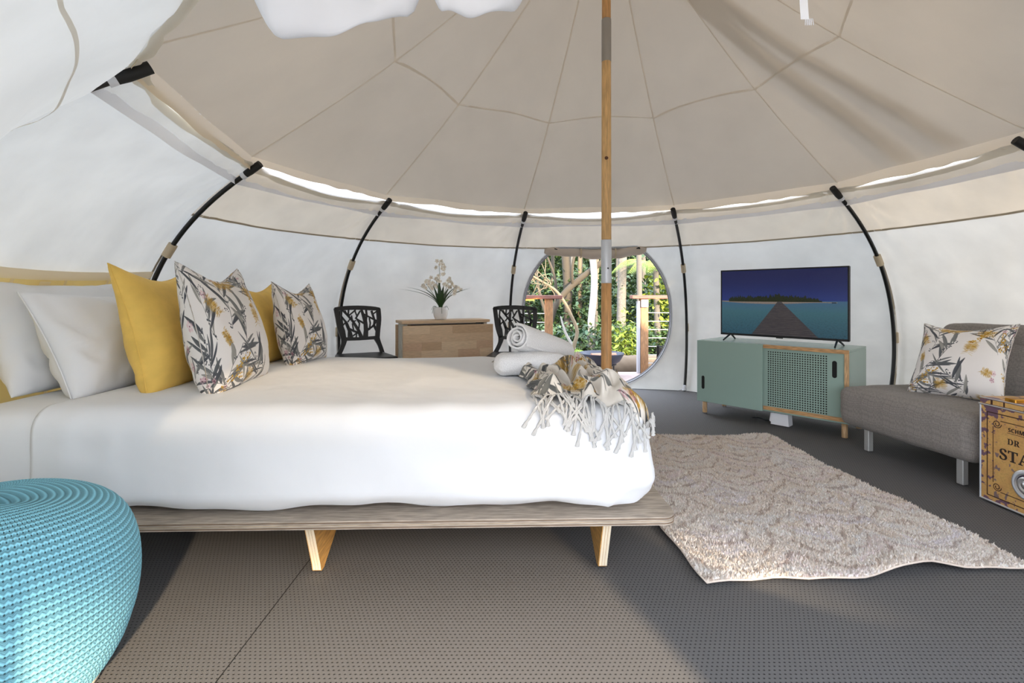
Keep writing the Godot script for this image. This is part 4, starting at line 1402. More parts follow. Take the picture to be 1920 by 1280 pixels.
	put("screen", done(sc), m, tv)
	put("logo_bump", boxmesh(Vector3(0.05, 0.008, 0.006), 0.002, Vector3(0, b - 0.002, 0.002)), M.black, tv)
	for sg: float in [-1.0, 1.0]:
		var ft := start()
		for z: float in [-1.0, 1.0]:
			tube(ft, [Vector3(sg * (w / 2 - 0.075), b + 0.01, -0.012), Vector3(sg * (w / 2 - 0.075) + 0.012 * sg, 0.004, -0.012 + z * 0.105)], [0.008, 0.006], 8)
		put("foot", done(ft), M.black, tv)
	var al := AreaLight3D.new()
	al.name = "screen_light"
	al.area_size = Vector2(sw, sh)
	al.light_color = Color(0.35, 0.55, 0.75)
	al.light_energy = 0.05
	al.shadow_enabled = true
	al.position = c + Vector3(0, 0, 0.012)
	al.rotation_degrees.y = 180.0
	tv.add_child(al)

func island() -> Image:
	var wd := 720
	var ht := 400
	var im := Image.create(wd, ht, false, Image.FORMAT_RGB8)
	var n := FastNoiseLite.new()
	n.seed = 4
	n.frequency = 1.0
	n.fractal_octaves = 4
	var hz := 0.475
	for y in ht:
		for x in wd:
			var u := (x + 0.5) / wd
			var v := (y + 0.5) / ht
			var c: Color
			if v < hz:
				c = Color(0.07, 0.11, 0.36).lerp(Color(0.17, 0.26, 0.56), pow(v / hz, 1.6))
			else:
				var t := (v - hz) / (1.0 - hz)
				c = Color(0.30, 0.46, 0.60).lerp(Color(0.30, 0.50, 0.55), clampf(t * 3.0, 0, 1)).lerp(Color(0.22, 0.39, 0.47), clampf(t * 1.2 - 0.3, 0, 1))
				c = c.darkened(0.22 * maxf(0.0, n.get_noise_2d(u * 40.0, t * 90.0 / (0.4 + t))) * t * 2.0)
			# beach
			var shore := 0.487 + 0.035 * sin(PI * clampf((u + 0.02) / 0.86, 0, 1))
			if u < 0.93 and v > 0.476 + 0.012 * u and v < lerpf(shore, 0.50, smoothstep(0.6, 0.93, u)):
				c = Color(0.62, 0.56, 0.52).darkened(0.08 * n.get_noise_2d(u * 60.0, v * 60.0))
			# palms
			var top := 0.405 - 0.045 * n.get_noise_1d(u * 55.0) - 0.040 * exp(-pow((u - 0.485) * 40.0, 2.0)) + 0.008 * sin(u * 70.0) + 0.075 * pow(absf(u - 0.42) / 0.41, 6.0)
			if u > 0.065 and u < 0.835 and v > top and v < 0.487:
				var s := n.get_noise_2d(u * 130.0, v * 60.0)
				c = Color(0.05, 0.085, 0.045).lerp(Color(0.24, 0.30, 0.12), clampf(0.35 + s * 0.9, 0, 1))
			if absf(u - 0.908) < 0.016 and absf(v - 0.497) < 0.006: c = Color(0.08, 0.10, 0.14)
			# jetty in perspective with its boards
			if v > 0.485:
				var t := (v - 0.485) / 0.515
				var x0 := lerpf(0.485, 0.268, t)
				var x1 := lerpf(0.515, 0.795, t)
				if u > x0 and u < x1:
					var depth := 1.0 / (0.025 + t)
					var board := fmod(depth * 4.0, 1.0)
					if t > 0.25: board = fmod(t * 34.0 / (0.45 + t * 0.55), 1.0)
					c = Color(0.40, 0.37, 0.37).lerp(Color(0.27, 0.26, 0.29), 0.5 + 0.5 * n.get_noise_2d(u * 12.0, floor(t * 34.0) * 7.0))
					c = c.darkened(0.35 if board < 0.22 else 0.0)
			im.set_pixel(x, y, c)
	return im

# ---------------------------------------------------------------- sofa
func build_sofa() -> void:
	var t := thing("sofa_bed", "low grey linen sofa bed on square metal legs, beside the green sideboard", "sofa", V(2.085, 0.008, 3.19), 0)
	# local x into the room side = 0 at the front edge, z from 0 (far end) to 0.80 (near end); front edge runs slightly outwards
	t.basis = Basis(Vector3.UP, deg_to_rad(9.0))
	var l := 0.83
	var dp := 0.84
	var soft := func(s: Vector3, r: float, c: Vector3, wav := 0.006) -> ArrayMesh:
		return softbox(s, r, Vector3i(22, 10, 26), func(p: Vector3, o: Vector3) -> Vector3:
			var q := p + o * wav * fn.get_noise_3d(p.x * 3.0, p.y * 3.0, p.z * 3.0)
			q.y += 0.012 * cos(p.x / s.x * PI) * cos(p.z / s.z * PI) * signf(p.y)
			return q + c)
	put("seat_cushion", soft.call(Vector3(dp, 0.125, l), 0.055, Vector3(dp / 2, 0.312, l / 2)), M.sofa, t)
	put("lower_cushion", soft.call(Vector3(dp, 0.125, l - 0.005), 0.055, Vector3(dp / 2 + 0.004, 0.192, l / 2)), M.sofa, t)
	# continuous front wrap of the folded mattress
	put("front_wrap", softbox(Vector3(0.20, 0.250, l + 0.006), 0.075, Vector3i(12, 14, 26), func(p: Vector3, o: Vector3) -> Vector3:
		return p + o * 0.005 * fn.get_noise_3d(p.x * 3.0, p.y * 4.0, p.z * 3.0) + Vector3(0.096, 0.252, l / 2)), M.sofa, t)
	var bk := put("backrest", soft.call(Vector3(0.15, 0.42, l), 0.055, Vector3.ZERO), M.sofa, t)
	bk.position = Vector3(dp - 0.03, 0.515, l / 2)
	bk.rotation_degrees.z = -14.0
	put("top_roll", soft.call(Vector3(0.17, 0.13, l + 0.004), 0.06, Vector3(-0.005, 0.185, 0)), M.sofa, bk)
	for x: float in [0.075, dp - 0.10]:
		for z: float in [0.165, l - 0.12]:
			var lg := put("leg", boxmesh(Vector3(0.034, 0.150, 0.034), 0.003, Vector3(x, 0.075, z)), M.brushed, t)
			lg.set_meta("label", "square brushed metal leg")
	put("base_rail", boxmesh(Vector3(0.03, 0.022, l - 0.25), 0.003, Vector3(0.08, 0.138, l / 2)), M.brushed, t)
	put("base_rail", boxmesh(Vector3(0.03, 0.022, l - 0.25), 0.003, Vector3(dp - 0.10, 0.138, l / 2)), M.brushed, t)
	# floral cushion leaning on the backrest
	var cu := set_pillow("floral_cushion", "floral print cushion leaning on the backrest of the grey sofa bed", "floral print cushions", pillow(0.44, 0.47, 0.17, 21.0, 0.8, 0.8, 0.10), M.floral, V(2.555, 0.59, 2.825), -66, 30, 3)
	seam_round(cu, 0.44, 0.47, 0.10, 0.002, M.floral)

# ---------------------------------------------------------------- tin trunk
func tin_print(w: int, h: int, text_side: bool) -> Image:
	var im := Image.create(w, h, false, Image.FORMAT_RGB8)
	for y in h:
		for x in w:
			var n := fn.get_noise_2d(x * 0.012, y * 0.012)
			var c := Color(0.90, 0.74, 0.44).lerp(Color(0.80, 0.60, 0.38), 0.5 + 0.5 * n)
			c = c.darkened(0.12 * absf(fn.get_noise_2d(x * 0.05 + 40.0, y * 0.05)))
			# worn purple patches, most of them near the rim
			var rim := minf(minf(x, w - x), minf(y, h - y)) / 40.0
			var s := fn.get_noise_2d(x * 0.022 + 9.0, y * 0.03 + 70.0) - 0.12 - 0.30 * minf(rim, 2.0)
			var cor := Vector2(x - 40.0, y - 20.0).length()
			if s > 0.0 or fn.get_noise_2d(x * 0.03, y * 0.03) * 60.0 + 34.0 > cor: c = c.lerp(Color(0.40, 0.30, 0.42), 0.85)
			if fn.get_noise_2d(x * 0.028 + 300.0, y * 0.02) > 0.36 and x > 50 and x < 130 and y > 190: c = c.lerp(Color(0.45, 0.39, 0.45), 0.8)
			im.set_pixel(x, y, c)
	var ink := Color(0.24, 0.14, 0.10)
	var ln := func(x0: int, y0: int, x1: int, y1: int, t: int) -> void: im.fill_rect(Rect2i(x0, y0, maxi(x1 - x0, t), maxi(y1 - y0, t)), ink)
	ln.call(22, 26, w - 22, 26, 4); ln.call(22, h - 24, w - 22, h - 24, 4); ln.call(22, 26, 22, h - 24, 4); ln.call(w - 24, 26, w - 24, h - 24, 4)
	ln.call(76, 54, w - 76, 54, 3); ln.call(76, h - 52, w - 76, h - 52, 3); ln.call(46, 84, 46, h - 82, 3); ln.call(w - 48, 84, w - 48, h - 82, 3)
	for c: Array in [[0, 0], [1, 0], [0, 1], [1, 1]]:
		var cx: float = 62.0 if c[0] == 0 else w - 62.0
		var cy: float = 70.0 if c[1] == 0 else h - 68.0
		for k in 150:
			var a := k / 150.0 * TAU * 1.6
			var r := 17.0 * (1.0 - k / 210.0)
			dab(im, cx + cos(a) * r, cy + sin(a) * r, 2.0, ink, 0.5)
	return im

func build_tin_trunk() -> void:
	var w := 0.50     # along depth, away from the picture's right edge
	var h := 0.475
	var d := 0.36
	var org := V(2.205, 0.008, 2.335)
	# local x along the printed face from left (far) to right (near); z out of the face towards the bed
	var t := thing("tin_trunk", "worn gold tin trunk with old-style lettering and a combination dial, cut by the right edge", "trunk", org, -88.5)
	put("body", boxmesh(Vector3(w, h - 0.03, d), 0.006, Vector3(w / 2, (h - 0.03) / 2, -d / 2)), mk(Color(0.45, 0.32, 0.22), 0.4, 0.3), t)
	var face_m := mk(Color(1, 1, 1), 0.38, 0.25)
	face_m.albedo_texture = ImageTexture.create_from_image(tin_print(420, 400, true))
	var f := start()
	f.set_smooth_group(-1)
	var q := [Vector3(0.006, h - 0.032, 0.0012), Vector3(w - 0.006, h - 0.032, 0.0012), Vector3(w - 0.006, 0.006, 0.0012), Vector3(0.006, 0.006, 0.0012)]
	var uv := [Vector2(0, 0), Vector2(1, 0), Vector2(1, 1), Vector2(0, 1)]
	for k: int in [0, 1, 2, 0, 2, 3]: vert(f, q[k], uv[k])
	put("printed_face", done(f), face_m, t)
	put("lid", boxmesh(Vector3(w + 0.008, 0.034, d + 0.008), 0.007, Vector3(w / 2, h - 0.015, -d / 2)), face_m, t)
	var rim := start()
	tube(rim, [Vector3(-0.003, h - 0.031, 0.004), Vector3(w + 0.003, h - 0.031, 0.004)], [0.004], 8)
	tube(rim, [Vector3(-0.003, h - 0.031, 0.004), Vector3(-0.003, h - 0.031, -d - 0.004)], [0.004], 8)
	tube(rim, [Vector3(0, 0.004, 0.001), Vector3(w, 0.004, 0.001)], [0.005], 8)
	tube(rim, [Vector3(0, h - 0.001, 0.002), Vector3(w, h - 0.001, 0.002)], [0.003], 8)
	put("metal_rim", done(rim), M.steel, t)
	put("corner_guard", tubemesh([Vector3(0.001, 0.005, 0.0), Vector3(0.001, h - 0.035, 0.0)], [0.004], 8), M.galv, t)
	for c: Array in [[0.13, 0.05], [0.135, 0.022]]:
		put("clasp", boxmesh(Vector3(c[1], 0.012 + c[1] * 0.2, 0.05), 0.003, Vector3(c[0], h + 0.006, -0.03)), M.brass, t)
	# lettering
	var word := func(s: String, size: int, px: float, x: float, y: float, ser: bool) -> void:
		var tm := TextMesh.new()
		tm.text = s
		var sf := SystemFont.new()
		sf.font_names = PackedStringArray(["Droid Serif" if ser else "Droid Sans"])
		sf.font_weight = 700
		tm.font = sf
		tm.font_size = size
		tm.pixel_size = px
		tm.depth = 0.001
		tm.horizontal_alignment = HORIZONTAL_ALIGNMENT_LEFT
		var o := put("lettering", tm, M.ink, t, Vector3(x, y, 0.0016))
		o.set_meta("label", "dark printed lettering reading " + s)
	word.call("SCHM", 40, 0.00062, 0.128, 0.353, false)
	word.call("DR", 44, 0.00080, 0.125, 0.300, true)
	word.call("STA", 60, 0.00112, 0.088, 0.236, true)
	var ul := start()
	bx(ul, Vector3(0.19, 0.338, 0.0018), Vector3(0.13, 0.002, 0.001), 0.0004)
	put("underline", done(ul), M.ink, t)
	# combination dial
	var dial := Transform3D(Basis(Vector3.RIGHT, PI / 2), Vector3(0.212, 0.135, 0.0))
	var dd := put("dial", lathemesh([Vector2(0.066, 0.0), Vector2(0.066, 0.006), Vector2(0.062, 0.010), Vector2(0.046, 0.010), Vector2(0.043, 0.006), Vector2(0.038, 0.006), Vector2(0.036, 0.014), Vector2(0.024, 0.016), Vector2(0.022, 0.012), Vector2(0.016, 0.012), Vector2(0.014, 0.018), Vector2(0.0001, 0.019)], 40, dial), M.steel, t)
	put("dial_ring", lathemesh([Vector2(0.050, 0.0104), Vector2(0.054, 0.0112), Vector2(0.058, 0.0104)], 40, dial), M.galv, dd)
	put("dial_groove", lathemesh([Vector2(0.0375, 0.0065), Vector2(0.0425, 0.0075)], 40, dial), mk(Color(0.18, 0.12, 0.22), 0.5), dd)

# ---------------------------------------------------------------- rug and pouf
func build_rug() -> void:
	var c := [Vector2(0.60, 3.27), Vector2(1.715, 3.345), Vector2(1.81, 1.735), Vector2(0.635, 1.625)]
	var t := thing("shag_rug", "thick cream shag rug with swirling pastel pile on the dark floor beside the bed", "rug", V(1.2, 0.008, 2.5))
	var o := t.position
	var at := func(u: float, v: float) -> Vector3:
		var p: Vector2 = c[0].lerp(c[1], u).lerp(c[3].lerp(c[2], u), v)
		p.x += 0.014 * sin(v * 9.0 + 1.0) * (u * 2 - 1) + 0.006 * sin(v * 31.0)
		p.y += 0.012 * sin(u * 11.0) * (v * 2 - 1) + 0.004 * sin(u * 37.0)
		var y := 0.010 + 0.006 * (fn.get_noise_2d(p.x * 3.0, p.y * 3.0) + 0.5)
		y += 0.030 * exp(-pow((u - 0.655) * 9.0, 2)) * smoothstep(0.86, 1.0, v)       # a ruck in the near hem
		y += 0.022 * exp(-pow((u - 0.25) * 12.0, 2)) * smoothstep(0.10, 0.0, v)
		return V(p.x, y, p.y)
	put("backing", gridmesh(90, 110, func(u: float, v: float) -> Vector3: return at.call(u, v) + Vector3(0, 0.008, 0) - o), M.rug, t)
	var hem := []
	for k in 121:
		var q := k / 30.0
		var u := [q, 1.0, 3.0 - q, 0.0, 0.0][int(q)] as float
		var v := [0.0, q - 1.0, 1.0, 4.0 - q, 0.0][int(q)] as float
		hem.append(at.call(u, v) + Vector3(0, 0.003, 0) - o)
	put("bound_edge", tubemesh(hem, [0.004], 6, false), M.rug, t)
	var g := RandomNumberGenerator.new()
	g.seed = 12
	var tuft := start()
	tuft.set_smooth_group(0)
	for k in 3:
		var a := TAU * k / 3
		var b := TAU * (k + 1) / 3
		for p: Vector3 in [Vector3(cos(a) * 0.0046, 0, sin(a) * 0.0046), Vector3(cos(b) * 0.0046, 0, sin(b) * 0.0046), Vector3(0.0026, 0.0135, 0.001)]:
			tuft.set_normal(Vector3(p.x * 60.0, 1.0, p.z * 60.0).normalized())
			tuft.set_uv(Vector2.ZERO)
			tuft.add_vertex(p)
	tuft.index()
	var tm := tuft.commit()
	var trs := []
	var cols := []
	var tones := [Color(0.66, 0.60, 0.53), Color(0.58, 0.48, 0.39), Color(0.62, 0.51, 0.50), Color(0.57, 0.53, 0.58), Color(0.67, 0.63, 0.58), Color(0.53, 0.42, 0.31), Color(0.61, 0.60, 0.59)]
	for k in 75000:
		var u := g.randf()
		var v := g.randf()
		var p: Vector3 = at.call(u, v)
		var b := Basis(Vector3.UP, g.randf() * TAU) * Basis(Vector3.RIGHT, g.randf_range(-0.5, 0.5)) * Basis(Vector3.BACK, g.randf_range(-0.5, 0.5))
		b = b.scaled(Vector3.ONE * g.randf_range(0.7, 1.25))
		trs.append(Transform3D(b, p + Vector3(0, 0.005, 0) - o))
		# overlapping fans of drawn-out arcs
		var row := floorf(v * 5.0)
		var uu := fmod(u * 3.0 + 0.5 * fmod(row, 2.0), 1.0) - 0.5
		var vv := fmod(v * 5.0, 1.0)
		var rad := Vector2(uu * 1.7, vv + 0.25).length() + 0.10 * fn.get_noise_2d(u * 9.0, v * 14.0)
		var band := floorf(rad * 7.0 + fn.get_noise_2d(u * 5.0, v * 8.0) * 2.0)
		var pick := int(absf(fn.get_noise_2d(band * 17.3 + row * 5.0, floorf(u * 4.0) * 3.7) * 23.0)) % 7
		var col: Color = tones[0].lerp(tones[pick], 0.62 if fmod(rad * 7.0, 1.0) < 0.45 else 0.25)
		col = col.lerp(tones[g.randi() % 7], 0.22)
		if fmod(rad * 3.5, 1.0) < 0.13: col = col.lerp(Color(0.24, 0.15, 0.10), 0.55)
		var br := g.randf_range(1.35, 1.68)
		cols.append(Color(col.r * br, col.g * br, col.b * br))
	many("pile", tm, M.tuft, trs, cols, t)

func build_pouf() -> void:
	var t := thing("crochet_pouf", "round turquoise crocheted pouf at the lower left corner, in front of the bed", "pouf", V(-1.225, 0.008, 1.155))
	var prof := []
	var key := [Vector2(0.185, 0.012), Vector2(0.225, 0.03), Vector2(0.262, 0.09), Vector2(0.286, 0.17), Vector2(0.293, 0.25), Vector2(0.284, 0.33), Vector2(0.262, 0.395), Vector2(0.225, 0.436), Vector2(0.16, 0.458), Vector2(0.08, 0.465), Vector2(0.001, 0.462)]
	var c := spline(key.map(func(v: Vector2) -> Vector3: return Vector3(v.x, v.y, 0)), 300)
	for k in c.size():
		var nx: Vector3 = (c[mini(k + 1, 300)] - c[maxi(k - 1, 0)]).normalized()
		var nrm := Vector2(nx.y, -nx.x)
		var f := k / 300.0 * 46.0
		prof.append(Vector2(c[k].x, c[k].y) + nrm * (0.0026 * absf(sin(PI * f)) - 0.001))
	var st := start()
	st.set_smooth_group(0)
	var seg := 96
	var bump := func(p: Vector3) -> Vector3:
		var a := atan2(p.z, p.x)
		var r := 1.0 + 0.010 * sin(a * 3.0 + 1.0) + 0.022 * fn.get_noise_3d(p.x * 2.0, p.y * 2.5, p.z * 2.0)
		return Vector3(p.x * r, p.y + 0.008 * sin(a * 2.0) * smoothstep(0.05, 0.4, p.y), p.z * r)
	grid(st, seg, 300, func(u: float, v: float) -> Vector3:
		var q: Vector2 = prof[int(round(v * 300.0))]
		var a := TAU * u
		return bump.call(Vector3(q.x * cos(a), q.y, q.x * sin(a))), 150.0, 46.0)
	put("crochet_cover", done(st), M.pouf, t)
	put("base", lathemesh([Vector2(0.0001, 0.0), Vector2(0.205, 0.0), Vector2(0.212, 0.004), Vector2(0.212, 0.016), Vector2(0.0001, 0.016)], 48), M.birch_edge, t)
	var sm := []
	for k in 60:
		var q: Vector2 = prof[20 + k * 4]
		var a := 0.95
		sm.append(bump.call(Vector3((q.x + 0.001) * cos(a), q.y, (q.x + 0.001) * sin(a))))
	put("joining_seam", tubemesh(sm, [0.0016], 6), M.pouf, t)

# ---------------------------------------------------------------- outside the round doorway
func build_deck() -> void:
	var gr := shell("ground")
	put("soil", gridmesh(60, 60, func(u: float, v: float) -> Vector3:
		var x := lerpf(-30.0, 34.0, u)
		var d := lerpf(-30.0, 50.0, v)
		var y := -0.32 + 0.10 * fn.get_noise_2d(x * 0.3, d * 0.3) + smoothstep(9.0, 34.0, d) * 5.5
		return V(x, y, d)), M.soil, gr)
	var dk := shell("deck")
	var n := 0
	for k in 30:
		var d := 2.9 + 0.115 * k
		if d > 6.33: break
		for half in 2:
			var st := start()
			var x0 := -2.6 if half == 0 else (0.9 if k % 2 else 1.6)
			var x1 := (0.9 if k % 2 else 1.6) - 0.003 if half == 0 else 3.6
			if d < 5.0: continue
			bx(st, Vector3((x0 + x1) / 2, -0.028, -d), Vector3(x1 - x0, 0.03, 0.110), 0.003)
			put("deck_board", done(st), M.deck, dk)
			n += 1
	# unseen pale boards behind the camera, added to bounce light into the tent
	for k in 40:
		var st := start()
		bx(st, Vector3(0.4, -0.028, -2.45 + 0.115 * k + 2.55), Vector3(8.0, 0.03, 0.110), 0.003)
		if k > 0: put("deck_board", done(st), M.deck_bounce, dk)
	var joist := start()
	for k in 9: bx(joist, Vector3(-2.4 + k * 0.72, -0.11, -5.65), Vector3(0.05, 0.13, 1.35), 0.003)
	put("joist", done(joist), M.post, dk)
	# two runs of wire railing with a gap between them
	var rails := [["timber post and wire railing outside the doorway, left of the gap", 0.44, -2.3, 5.95], ["timber post and wire railing outside the doorway, right of the gap", 1.645, 3.4, 6.2]]
	for r: Array in rails:
		var s := signf(r[2] - r[1])
		var d: float = r[3]
		var t := thing("deck_railing", r[0], "railing", V(r[1], -0.012, d), 0, "wire railings on the deck")
		var len: float = absf(r[2] - r[1])
		put("post", boxmesh(Vector3(0.095, 0.925, 0.095), 0.004, Vector3(0, 0.4625, 0)), M.post, t)
		put("post", boxmesh(Vector3(0.095, 0.925, 0.095), 0.004, Vector3(s * (len - 0.1), 0.4625, 0)), M.post, t)
		put("top_rail", boxmesh(Vector3(len + 0.16, 0.045, 0.15), 0.006, Vector3(s * (len / 2 - 0.08), 0.948, 0)), M.rail, t)
		for k in 7:
			put("wire", tubemesh([Vector3(s * 0.03, 0.12 + k * 0.105, 0), Vector3(s * (len - 0.1), 0.12 + k * 0.105, 0)], [0.005], 6), M.steel, t)
		var led := mk(Color(0.95, 0.75, 0.35), 0.5)
		led.emission_enabled = true
		led.emission = Color(1.0, 0.70, 0.25)
		led.emission_energy_multiplier = 1.1
		put("led_light_strip", boxmesh(Vector3(len - 0.35, 0.018, 0.02), 0.002, Vector3(s * (len / 2 + (0.0 if s < 0 else 0.12)), 0.914, 0.055)), led, t)
		for k in 3:
			var om := OmniLight3D.new()
			om.name = "led_lamp"
			om.light_color = Color(1.0, 0.72, 0.32)
			om.light_energy = 0.02
			om.light_size = 0.02
			om.omni_range = 12.0
			om.omni_attenuation = 2.0
			om.shadow_enabled = true
			om.position = Vector3(s * (0.15 + k * 0.5), 0.895, 0.085)
			t.add_child(om, true)
		if s > 0:
			put("outlet_box", boxmesh(Vector3(0.085, 0.09, 0.03), 0.006, Vector3(-0.002, 0.868, 0.062)), M.white_plastic, t)
			put("grey_side_post", boxmesh(Vector3(0.03, 0.90, 0.08), 0.003, Vector3(-0.066, 0.45, 0.0)), M.zip, t)
	# fire bowl with logs
	var fb := thing("fire_bowl", "black steel fire bowl on a stand with split logs in it, on the deck", "fire pit", V(1.08, -0.012, 5.98))
	put("bowl", lathemesh([Vector2(0.05, 0.125), Vector2(0.12, 0.135), Vector2(0.20, 0.19), Vector2(0.262, 0.275), Vector2(0.268, 0.278), Vector2(0.270, 0.272), Vector2(0.215, 0.180), Vector2(0.125, 0.118), Vector2(0.05, 0.108), Vector2(0.0001, 0.107)], 40), mk(Color(0.17, 0.19, 0.24), 0.45, 0.3), fb)
	put("bowl_floor", lathemesh([Vector2(0.0001, 0.124), Vector2(0.06, 0.126)], 24), M.black, fb)
	put("ring", lathemesh([Vector2(0.165, 0.140), Vector2(0.172, 0.146), Vector2(0.178, 0.140), Vector2(0.172, 0.134), Vector2(0.165, 0.140)], 32), M.black, fb)
	for k in 3:
		var a := TAU * k / 3 + 0.5
		put("leg", tubemesh([Vector3(cos(a) * 0.15, 0.145, sin(a) * 0.15), Vector3(cos(a) * 0.15, 0.0, sin(a) * 0.15)], [0.009], 8), M.black, fb)
	var split := func(l: float, r: float, sd: float) -> ArrayMesh:
		var poly := PackedVector2Array()
		for k in 7:
			var a := PI * k / 6.0
			poly.append(Vector2(cos(a) * r, sin(a) * r * (0.9 + 0.12 * sin(sd + k))))
		return prismmesh(poly, -l / 2, l / 2)
	var bark := wood(Color(0.72, 0.52, 0.42), Vector3(12, 12, 2), 0.8)
	var red := wood(Color(0.50, 0.33, 0.30), Vector3(12, 12, 2), 0.8)
	for k in 3:
		var lg := solo("firewood_log", split.call(0.30, 0.05, k), bark, ["split pale log lying leftmost in the fire bowl", "split pale log in the middle of the fire bowl", "split pale log lying rightmost in the fire bowl"][k], "log", V(1.02 + k * 0.085, 0.20 + 0.02 * (k % 2), 5.98), 60.0 + 35.0 * k, "logs in the fire bowl")
		lg.rotation_degrees.x = -8.0 + 7.0 * k
	# firewood rack behind the right railing's foot
	var rk := thing("firewood_rack", "dark metal firewood rack on the deck beside the right railing post", "rack", V(1.93, -0.012, 5.86))
	var fr := start()
	for sx: float in [-0.17, 0.36]:
		for z: float in [-0.12, 0.12]: bx(fr, Vector3(sx, 0.18, z), Vector3(0.03, 0.36, 0.02), 0.002)
	for z: float in [-0.12, 0.12]:
		bx(fr, Vector3(0.095, 0.352, z), Vector3(0.56, 0.018, 0.02), 0.002)
		bx(fr, Vector3(0.095, 0.03, z), Vector3(0.56, 0.018, 0.02), 0.002)
	put("frame", done(fr), M.black, rk)
	put("side_plate", boxmesh(Vector3(0.008, 0.34, 0.24), 0.002, Vector3(-0.165, 0.18, 0)), M.black, rk)
	for k in 6:
		var row := k / 3
		solo("firewood_log", split.call(0.26, 0.066, k * 2.0), red, ["reddish split log at the bottom left of the dark metal rack", "reddish split log at the bottom middle of the dark metal rack", "reddish split log at the bottom right of the dark metal rack", "reddish split log on top at the left of the dark metal rack", "reddish split log on top in the middle of the dark metal rack", "reddish split log on top at the right of the dark metal rack"][k], "log", V(1.86 + (k % 3) * 0.135, 0.035 + row * 0.075, 5.86), 4.0 * (k % 3 - 1), "logs in the firewood rack")
	# old log that edges the deck
	var ol := thing("edging_log", "thick weathered log lying along the far edge of the deck", "log", V(1.55, -0.10, 6.62))
	put("trunk", gridmesh(50, 24, func(u: float, v: float) -> Vector3:
		var a := TAU * v
		var r := 0.155 * (1.0 + 0.10 * fn.get_noise_3d(u * 9.0, cos(a) * 2.0, sin(a) * 2.0))
		return Vector3(lerpf(-0.75, 0.75, u), 0.10 + cos(a) * r, sin(a) * r)), tri_tex(mk(Color(0.48, 0.42, 0.35), 1.0), T.fine, Vector3.ONE * 5), ol)
	for e: float in [-0.75, 0.75]:
		put("cut_end", lathemesh([Vector2(0.0001, 0.0), Vector2(0.10, 0.004), Vector2(0.150, 0.0)], 20, Transform3D(Basis(Vector3.BACK, -PI / 2 * signf(e)), Vector3(e, 0.10, 0))), bark, ol)
	var rock := func(nm: String, label: String, r: Vector3, at: Vector3, c: Color, sd: float) -> void:
		solo(nm, gridmesh(16, 12, func(u: float, v: float) -> Vector3:
			var a := TAU * u
			var b := PI * (v - 0.5)
			var q := Vector3(cos(b) * cos(a), sin(b), cos(b) * sin(a))
			return q * r * (1.0 + 0.25 * fn.get_noise_3d(q.x * 1.2 + sd, q.y * 1.2, q.z * 1.2))), mk(c, 1.0), label, "rock", at)
	rock.call("garden_rock", "rounded brown rock beyond the throw, left of the fire bowl", Vector3(0.13, 0.12, 0.12), V(0.70, -0.03, 6.55), Color(0.45, 0.30, 0.20), 2.0)

# unseen timber blocker behind the camera; its gaps shape sun bands on bed and floor
func build_sun_blocker() -> void:
	var t := thing("unseen_sun_blocker", "unseen slatted timber blocker behind the camera, shaping the sun on bed and floor", "blocker", V(1.5, -0.35, -8.6))
	var m := wood(Color(0.50, 0.40, 0.31), Vector3(1, 7, 7), 0.8)
	for k in 11: put("blocker_board", boxmesh(Vector3(4.6, 0.287, 0.04), 0.006, Vector3(3.15, 0.145 + k * 0.29, -0.6 + 0.01 * (k % 2))), m, t)
	for k in 4: put("blocker_band", boxmesh(Vector3(2.9, 0.165, 0.05), 0.006, Vector3(2.3, 3.72 + k * 0.17, -0.6)), m, t)
	put("blocker_upper", boxmesh(Vector3(2.9, 0.9, 0.05), 0.006, Vector3(2.3, 5.05, -0.6)), m, t)
	for k in 8: put("sun_dimming_slat", boxmesh(Vector3(2.9, 0.024, 0.02), 0.002, Vector3(2.3, 4.32 + k * 0.039, -0.6)), m, t)  # thins the sun that reaches the bed
	for x: float in [0.95, 3.65]: put("blocker_post", boxmesh(Vector3(0.1, 5.5, 0.1), 0.006, Vector3(x, 2.75, -0.7)), m, t)
	put("roof", boxmesh(Vector3(5.0, 0.10, 2.0), 0.01, Vector3(3.15, 5.6, 0.1)), m, t)  # top slab of the unseen blocker
	for k in 8: put("blocker_board", boxmesh(Vector3(1.7, 0.287, 0.04), 0.006, Vector3(4.6, 0.145 + (k + 11) * 0.29, -0.6 + 0.01 * (k % 2))), m, t)

func trunk_tree(nm: String, label: String, cat: String, pts: Array, r0: float, r1: float, m: Material, grp := "") -> Node3D:
	var t := thing(nm, label, cat, pts[0], 0, grp)
	var sp := spline(pts.map(func(p: Vector3) -> Vector3: return p - pts[0]), 26)
	var rad := []
	for k in 27: rad.append(lerpf(r0, r1, k / 26.0) * (1.0 + 0.06 * fn.get_noise_2d(k * 0.8, r0 * 90.0)) * (1.0 + 0.5 * exp(-k * 0.9)))
	put("trunk", tubemesh(sp, rad, 12), m, t)
	return t

var leaf_mesh: ArrayMesh

func leaves(t: Node3D, n: int, where: Callable, size: float, tones: Array, sd: int) -> void:
	var g := RandomNumberGenerator.new()
	g.seed = sd
	var trs := []
	var cols := []
	for k in n:
		var p: Vector3 = where.call(g)
		var b := Basis(Vector3.UP, g.randf() * TAU) * Basis(Vector3.RIGHT, g.randf_range(-0.9, 0.9)) * Basis(Vector3.BACK, g.randf_range(-0.7, 0.7))
		b = b.scaled(Vector3.ONE * size * g.randf_range(0.6, 1.4))
		trs.append(Transform3D(b, p))
		var c: Color = tones[g.randi() % tones.size()]
		var v := g.randf_range(0.65, 1.3)
		cols.append(Color(c.r * v, c.g * v, c.b * v))
	many("foliage", leaf_mesh, M.leafy, trs, cols, t)

